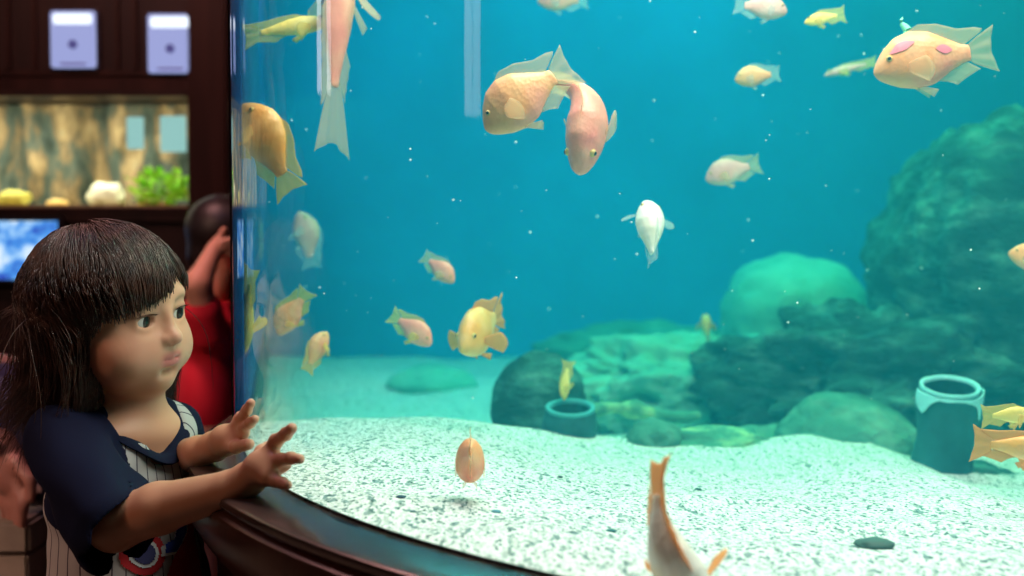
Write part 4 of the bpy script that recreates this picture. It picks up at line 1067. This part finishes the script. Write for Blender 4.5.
# cut the cap back from the face
hf.ell(hw(0, .080, -.010), (.064, .062, .056), H3, .010, 'sub'); hf.ell(hw(0, .052, -.062), (.085, .072, .060), H3, .010, 'sub')
Vq, Fq = hf.mesh(); np_mesh('hair_cap', Vq, Fq, M['hair'], child)
def strands(nroots, seed=3):
    rs = np.random.RandomState(seed); out = []
    E = np.array([.0715, .0815, .0680]); EC = np.array([0, -.009, .021])
    part = np.array([.004, -.030, .0])
    while len(out) < nroots:
        d = rs.normal(size=3); d /= np.linalg.norm(d)
        if d[2] < -.25: continue
        p_ = EC+E*d
        if p_[1] > .045 and p_[2] < .060: continue                 # the face itself
        if p_[1] > -.0 and p_[2] < .035 and abs(p_[0]) > .04 and d[1] > .12: continue
        front = p_[1] > .005 and p_[2] > .055 and abs(p_[0]) < .062
        lay = rs.uniform(.002, .008)+.007*float(smoothstep(.07, .02, p_[2]))*float(smoothstep(.02, .05, abs(p_[0])))
        # comb away from the crown, a little to the sides
        v = np.array([p_[0]*1.15, p_[1]+.035, 0.0]); v /= np.linalg.norm(v)+1e-6; v[2] = -.25
        side = np.sign(p_[0]) if abs(p_[0]) > .004 else rs.choice([-1, 1])
        if front:
            v = np.array([.45 if p_[0] > -.025 else -.5, 1.0, -.15]); L = rs.uniform(.070, .100)
            if abs(p_[0]) > .042: L = .14; v = np.array([side*.5, .35, -.8])
        else:
            L = rs.uniform(.15, .225) if p_[1] < .0 else rs.uniform(.12, .165)
            if p_[2] < .02: L *= .80
        v /= np.linalg.norm(v); st = L/17; pts = [p_.copy()]; q = p_+d*.0015
        jit = rs.uniform(-.005, .010); rel = rs.uniform(-.075, .015); wav = rs.uniform(0, 2*pi); wob = rs.normal(size=3)*.10; flare = rs.uniform(.0, 1.0)
        back = p_[1] < -.01
        for i in range(17):
            g = .10+.035*i
            v = v+np.array([0, 0, -1])*g*.55+wob*.10
            if back and q[2] < -.02: v = v+np.array([.30*np.sign(q[0]+.0), -1.0, .20])*flare*.34*min(1, (-.02-q[2])/.04)
            v[0] += .05*sin(wav+i*.7); v[1] += .05*cos(wav*2+i*.6)
            v /= np.linalg.norm(v); q = q+v*st
            e = (q-EC)/(E+lay); r_ = np.linalg.norm(e)
            if r_ < 1 or q[2] > rel: q = EC+(q-EC)/r_; nn = (e/(E+lay)); nn /= np.linalg.norm(nn); v = v-nn*(v@nn)
            zl = np.interp(q[1], [.012, .024, .04, .06], [-.2, -.02, .006, .010])+jit     # the fringe ends here, swept to one side
            if q[1] > .03: zl += np.interp(q[0], [-.055, -.035, 0, .03, .05], [.012, .030, .018, .004, -.004])
            if q[2] < zl:
                if front or q[1] > .03: q = pts[-1]+np.array([0, 0, -.0001])
                else: q[1] = min(q[1], pts[-1][1])-.0015
            pts.append(q.copy())
        out.append(pts)
    return out
def hair_object(name, sts, toworld, mat, parent, rad=.00042):
    n = len(sts); k = len(sts[0]); A_ = np.array(sts).reshape(-1, 3); W = toworld(A_)
    hc = bpy.data.hair_curves.new(name); hc.add_curves([k]*n)
    hc.attributes['position'].data.foreach_set('vector', W.astype(np.float32).ravel())
    ra = hc.attributes.get('radius') or hc.attributes.new('radius', 'FLOAT', 'POINT')
    prof = np.interp(np.arange(k)/(k-1), [0, .7, 1], [1, .9, .25])*rad
    ra.data.foreach_set('value', np.tile(prof, n).astype(np.float32))
    hc.materials.append(mat); return link(name, hc, parent)
hair_object('hair', strands(9000), lambda A_: np.array(HC)+A_@H3, M['hair'], child)

# ---- the second child, beyond the end of the tank
def simple_skin(nm, c):
    m, nt, b = new_mat(nm); b.inputs['Base Color'].default_value = (*c, 1); b.inputs['Roughness'].default_value = .5
    b.inputs['Subsurface Weight'].default_value = .1; b.inputs['Subsurface Radius'].default_value = (.012, .005, .003); return m
Y2 = 3.0
HB = np.array(P(227, 238, Y2)); kid = empty('person', (P(212, 300, Y2).x, Y2, 0)); tag(kid, 'child in a red shirt behind the aquarium, one arm bent up to the head', 'person')
k2 = Field((-.88, 2.80, 0), (-.53, 3.2, 1.0), .004)
# faces the tank (+x), head tipped forward
k2.ell(HB+(0, 0, .012), (.078, .066, .070), None, 0); k2.ell(HB+(.022, 0, -.026), (.052, .052, .050), None, .02)
k2.ell(HB+(.070, 0, -.020), (.010, .008, .009), None, .01); k2.ell(HB+(.062, 0, -.042), (.009, .014, .006), None, .008)
k2.ell(HB+(-.005, -.066, -.012), (.015, .006, .022), None, .004)
nk = np.array(P(212, 292, Y2)); k2.cone(HB+(-.008, 0, -.04), nk, .036, .040, .012)
T2 = np.array(P(211, 335, Y2)); T3 = np.array(P(208, 400, Y2)); 
k2.ell(T2, (.055, .085, .06), None, .02); k2.ell(T3, (.055, .078, .10), None, .03)
for s in (-1, 1):
    k2.cone(T3+(0, s*.04, -.05), T3+(.01, s*.045, -.22), .045, .032, .01); k2.cone(T3+(.01, s*.045, -.22), (T3[0], T3[1]+s*.045, .05), .030, .020, .01)
    k2.cone((T3[0]-.01, T3[1]+s*.045, .022), (T3[0]+.07, T3[1]+s*.045, .018), .020, .016, .008)
sh2 = np.array(P(206, 326, Y2-.085)); el2 = np.array(P(198, 284, Y2-.13)); wr2 = np.array(P(214, 250, Y2-.10))
k2.cone(sh2, el2, .032, .028, .012); k2.cone(el2, wr2, .027, .017, .01)
k2.ell(wr2+(.012, 0, .010), (.020, .012, .018), None, .008)
for i in range(4): k2.cone(wr2+(.018, -.006+.004*i, .016-.008*i), wr2+(.046, .004+.003*i, .026-.011*i), .0075, .006, .003)
k2.cone(wr2+(.008, 0, .02), wr2+(.022, -.004, .042), .008, .0065, .004)
sh3 = np.array(P(214, 318, Y2+.085)); k2.cone(sh3, sh3+(.035, .02, -.10), .030, .026, .012)
k2.cone(sh3+(.035, .02, -.10), sh3+(.055, .0, -.17), .025, .018, .008)
for i in range(5): k2.cone(sh3+(.055, -.012+.006*i, -.18), sh3+(.060, -.016+.008*i, -.215), .0075, .006, .004)
Vq, Fq = k2.mesh(); np_mesh('body', Vq, Fq, simple_skin('second_child_skin', (.78, .40, .28)), kid)
for s in (-1, 1):
    bm = bmesh.new(); bmesh.ops.create_uvsphere(bm, u_segments=16, v_segments=10, radius=.011); bmesh.ops.translate(bm, verts=bm.verts, vec=HB+(.060, s*.026, -.003)); bm_obj('eye', bm, simple('eye_dark', (.03, .02, .015), .1), kid, True)
hc2 = Field(tuple(HB-.14), tuple(HB+.14), .005); hc2.ell(HB+(-.010, 0, .020), (.078, .072, .072), None, 0); hc2.ell(HB+(-.045, 0, -.035), (.040, .050, .040), None, .02)
hc2.ell(HB+(.075, 0, -.035), (.050, .06, .060), None, .01, 'sub'); hc2.ell(HB+(-.002, -.070, -.018), (.018, .012, .026), None, .006, 'sub')
Vq, Fq = hc2.mesh(); np_mesh('hair', Vq, Fq, simple('black_hair', (.012, .008, .008), .45), kid)
s2 = Field((-.88, 2.78, .2), (-.53, 3.22, .9), .005)
s2.ell(T2+(0, 0, .006), (.064, .096, .062), None, 0); s2.ell(T3, (.064, .090, .13), None, .03); s2.cone(nk+(0, 0, -.03), T2, .048, .05, .02)
s2.cone(sh2+(0, .01, -.01), sh2*.62+el2*.38, .042, .040, .01); s2.cone(sh3, sh3+(.020, .012, -.06), .040, .038, .01); s2.cut(T3+(0, 0, -.10), (0, 0, -1))
s2.cone(nk+(.004, 0, -.006), nk+(.01, 0, .04), .042, .05, .004, 'sub')
Vq, Fq = s2.mesh(); np_mesh('shirt', Vq, Fq, simple('bright_red_cloth', (.85, .015, .045), .8), kid)
s3 = Field((-.88, 2.78, .1), (-.5, 3.22, .6), .005)
for s in (-1, 1): s3.cone(T3+(0, s*.03, -.08), T3+(.01, s*.048, -.22), .056, .050, .01)
Vq, Fq = s3.mesh(); np_mesh('shorts', Vq, Fq, simple('dark_red_shorts', (.12, .02, .03), .8), kid)

# ---- seated adult at the left edge on a pale bench
def B(px, py, Y): return np.array(P(px, py, Y))
YA = 2.35
bt = P(0, 519, 2.1).z
ben = empty('bench', (P(-60, 519, 2.3).x, 2.3, 0)); tag(ben, 'pale brown stone bench at the bottom left corner', 'bench')
bxl, bxr = P(-520, 500, 2.3).x, P(28, 500, 2.08).x
M['bench'] = mottled('pale_brown_stone', [(.3, (.15, .125, .10)), (.7, (.26, .22, .18))], 9, .7, .2, .004)
bx('bench_top', bxl, bxr, 2.08, 2.55, bt-.05, bt, M['bench'], ben, .006)
bx('bench_base', bxl+.02, bxr-.004, 2.084, 2.54, 0, bt-.05, M['bench'], ben, .004)
ad = empty('person', (P(-120, 500, YA).x, YA, 0)); tag(ad, 'seated adult at the left edge, hand with a blue wristband hanging over navy trousers', 'person')
hipx = P(-215, 500, YA).x; kx = P(104, 500, YA).x
af = Field((hipx-.30, 1.95, 0), (kx+.32, 2.75, bt+.95), .006)
hz = bt+.10
af.ell((hipx, YA, hz+.03), (.14, .18, .13), None, 0)
af.ell((hipx+.01, YA, hz+.22), (.12, .16, .17), None, .04); af.ell((hipx+.03, YA, hz+.40), (.12, .19, .12), None, .04)
af.cone((hipx+.04, YA, hz+.48), (hipx+.06, YA, hz+.58), .055, .052, .03)
af.ell((hipx+.09, YA, hz+.71), (.095, .078, .095), None, .01); af.ell((hipx+.125, YA, hz+.655), (.06, .058, .065), None, .02); af.ell((hipx+.19, YA, hz+.69), (.014, .011, .014), None, .012)
for s in (-1, 1):
    af.cone((hipx, YA+s*.10, hz), (kx, YA+s*.11, hz+.01), .085, .058, .02)
    af.cone((kx, YA+s*.11, hz+.01), (kx+.02, YA+s*.11, .07), .055, .038, .015); af.cone((kx, YA+s*.11, .04), (kx+.17, YA+s*.11, .035), .038, .030, .01)
    af.ell((hipx+.085, YA+s*.082, hz+.70), (.018, .008, .03), None, .005)
# near arm with the hanging hand
sA = np.array((hipx+.03, YA-.20, hz+.42)); eA = B(-95, 425, 2.10); wA = B(-2, 446, 2.10)
af.cone(sA, eA, .048, .040, .02); af.cone(eA, wA, .040, .027, .012)
pa = [B(6, 462, 2.10), B(10, 476, 2.095)]
for q in pa: af.ell(q, (.026, .020, .030), None, .014)
for i, (x0, x1, x2, y2) in enumerate(((17, 23, 22, 526), (12, 19, 18, 534), (7, 12, 13, 530), (1, 5, 7, 520))):
    af.cone(B(x0, 482, 2.085+.010*i), B(x1, 504, 2.075+.010*i), .0105, .0092, .004); af.cone(B(x1, 504, 2.075+.010*i), B(x2, y2, 2.085+.010*i), .0092, .0075, .003)
af.cone(B(16, 462, 2.08), B(30, 480, 2.07), .012, .010, .006); af.cone(B(30, 480, 2.07), B(31, 498, 2.07), .010, .008, .003)
# far arm rests on the far thigh
sB = np.array((hipx+.03, YA+.20, hz+.42)); eB = np.array((hipx+.05, YA+.24, hz+.17)); wB = np.array((hipx+.25, YA+.15, hz+.09))
af.cone(sB, eB, .048, .040, .02); af.cone(eB, wB, .038, .026, .012); af.ell(wB+(.05, 0, 0), (.045, .036, .018), None, .012)
for i in range(4): af.cone(wB+(.08, -.027+.018*i, 0), wB+(.15, -.030+.020*i, -.012), .010, .008, .004)
af.cone(wB+(.03, -.03, 0), wB+(.08, -.062, -.006), .012, .009, .006)
Vq, Fq = af.mesh(); np_mesh('body', Vq, Fq, simple_skin('adult_skin', (.27, .12, .095)), ad)
tf = Field((hipx-.32, 2.05, 0), (kx+.2, 2.7, bt+.4), .006)
tf.ell((hipx, YA, hz+.03), (.16, .20, .13), None, 0)
for s in (-1, 1): tf.cone((hipx, YA+s*.10, hz+.005), (kx, YA+s*.11, hz+.022), .097, .072, .02); tf.cone((kx, YA+s*.11, hz+.018), (kx+.02, YA+s*.11, .10), .070, .062, .015)
Vq, Fq = tf.mesh(); np_mesh('trousers', Vq, Fq, simple('navy_trousers', (.022, .022, .07), .9), ad)
tf = Field((hipx-.32, 2.0, hz-.05), (hipx+.32, 2.72, hz+.65), .006)
tf.ell((hipx, YA, hz+.08), (.155, .20, .13), None, 0); tf.ell((hipx+.01, YA, hz+.24), (.135, .175, .18), None, .04); tf.ell((hipx+.03, YA, hz+.40), (.135, .205, .125), None, .04)
tf.cone(sA, sA*.5+eA*.5, .060, .056, .02); tf.cone(sB, sB*.4+eB*.6, .060, .056, .02)
Vq, Fq = tf.mesh(); np_mesh('shirt', Vq, Fq, simple('dark_shirt', (.03, .03, .05), .9), ad)
tf = Field((hipx-.12, 2.2, hz+.55), (hipx+.3, 2.5, hz+.86), .005); tf.ell((hipx+.075, YA, hz+.73), (.102, .088, .098), None, 0); tf.ell((hipx+.19, YA, hz+.67), (.08, .08, .085), None, .01, 'sub')
Vq, Fq = tf.mesh(); np_mesh('hair', Vq, Fq, simple('adult_black_hair', (.012, .009, .009), .5), ad)
for nm, r0, r1, d0, d1, m_ in (('wristband', .0265, .032, .74, .90, simple('blue_band', (.03, .10, .55), .35)),):
    a, b_ = eA, wA; V = []; F = []; ax_ = Vector(b_-a).normalized(); u1 = ax_.orthogonal().normalized(); u2 = ax_.cross(u1)
    prof = [(.0335, .84), (.0350, .86), (.0345, .94), (.0325, .96)]
    for r_, t in prof:
        for k in range(28): V.append(Vector(a)+Vector(b_-a)*t+(u1*cos(2*pi*k/28)+u2*sin(2*pi*k/28))*r_)
    for i in range(3):
        for k in range(28): F.append((i*28+k, i*28+(k+1) % 28, (i+1)*28+(k+1) % 28, (i+1)*28+k))
    wb = mesh('wristband', V, F, m_, ad)
c = Vector(eA)*.10+Vector(wA)*.90+Vector((.010, -.033, .006)); bm = bmesh.new(); bmesh.ops.create_uvsphere(bm, u_segments=20, v_segments=10, radius=.013); bmesh.ops.scale(bm, verts=bm.verts, vec=(1, .4, 1)); bmesh.ops.translate(bm, verts=bm.verts, vec=c)
bm_obj('face_disc', bm, simple('watch_face', (.75, .78, .85), .1, .3), wb, True)
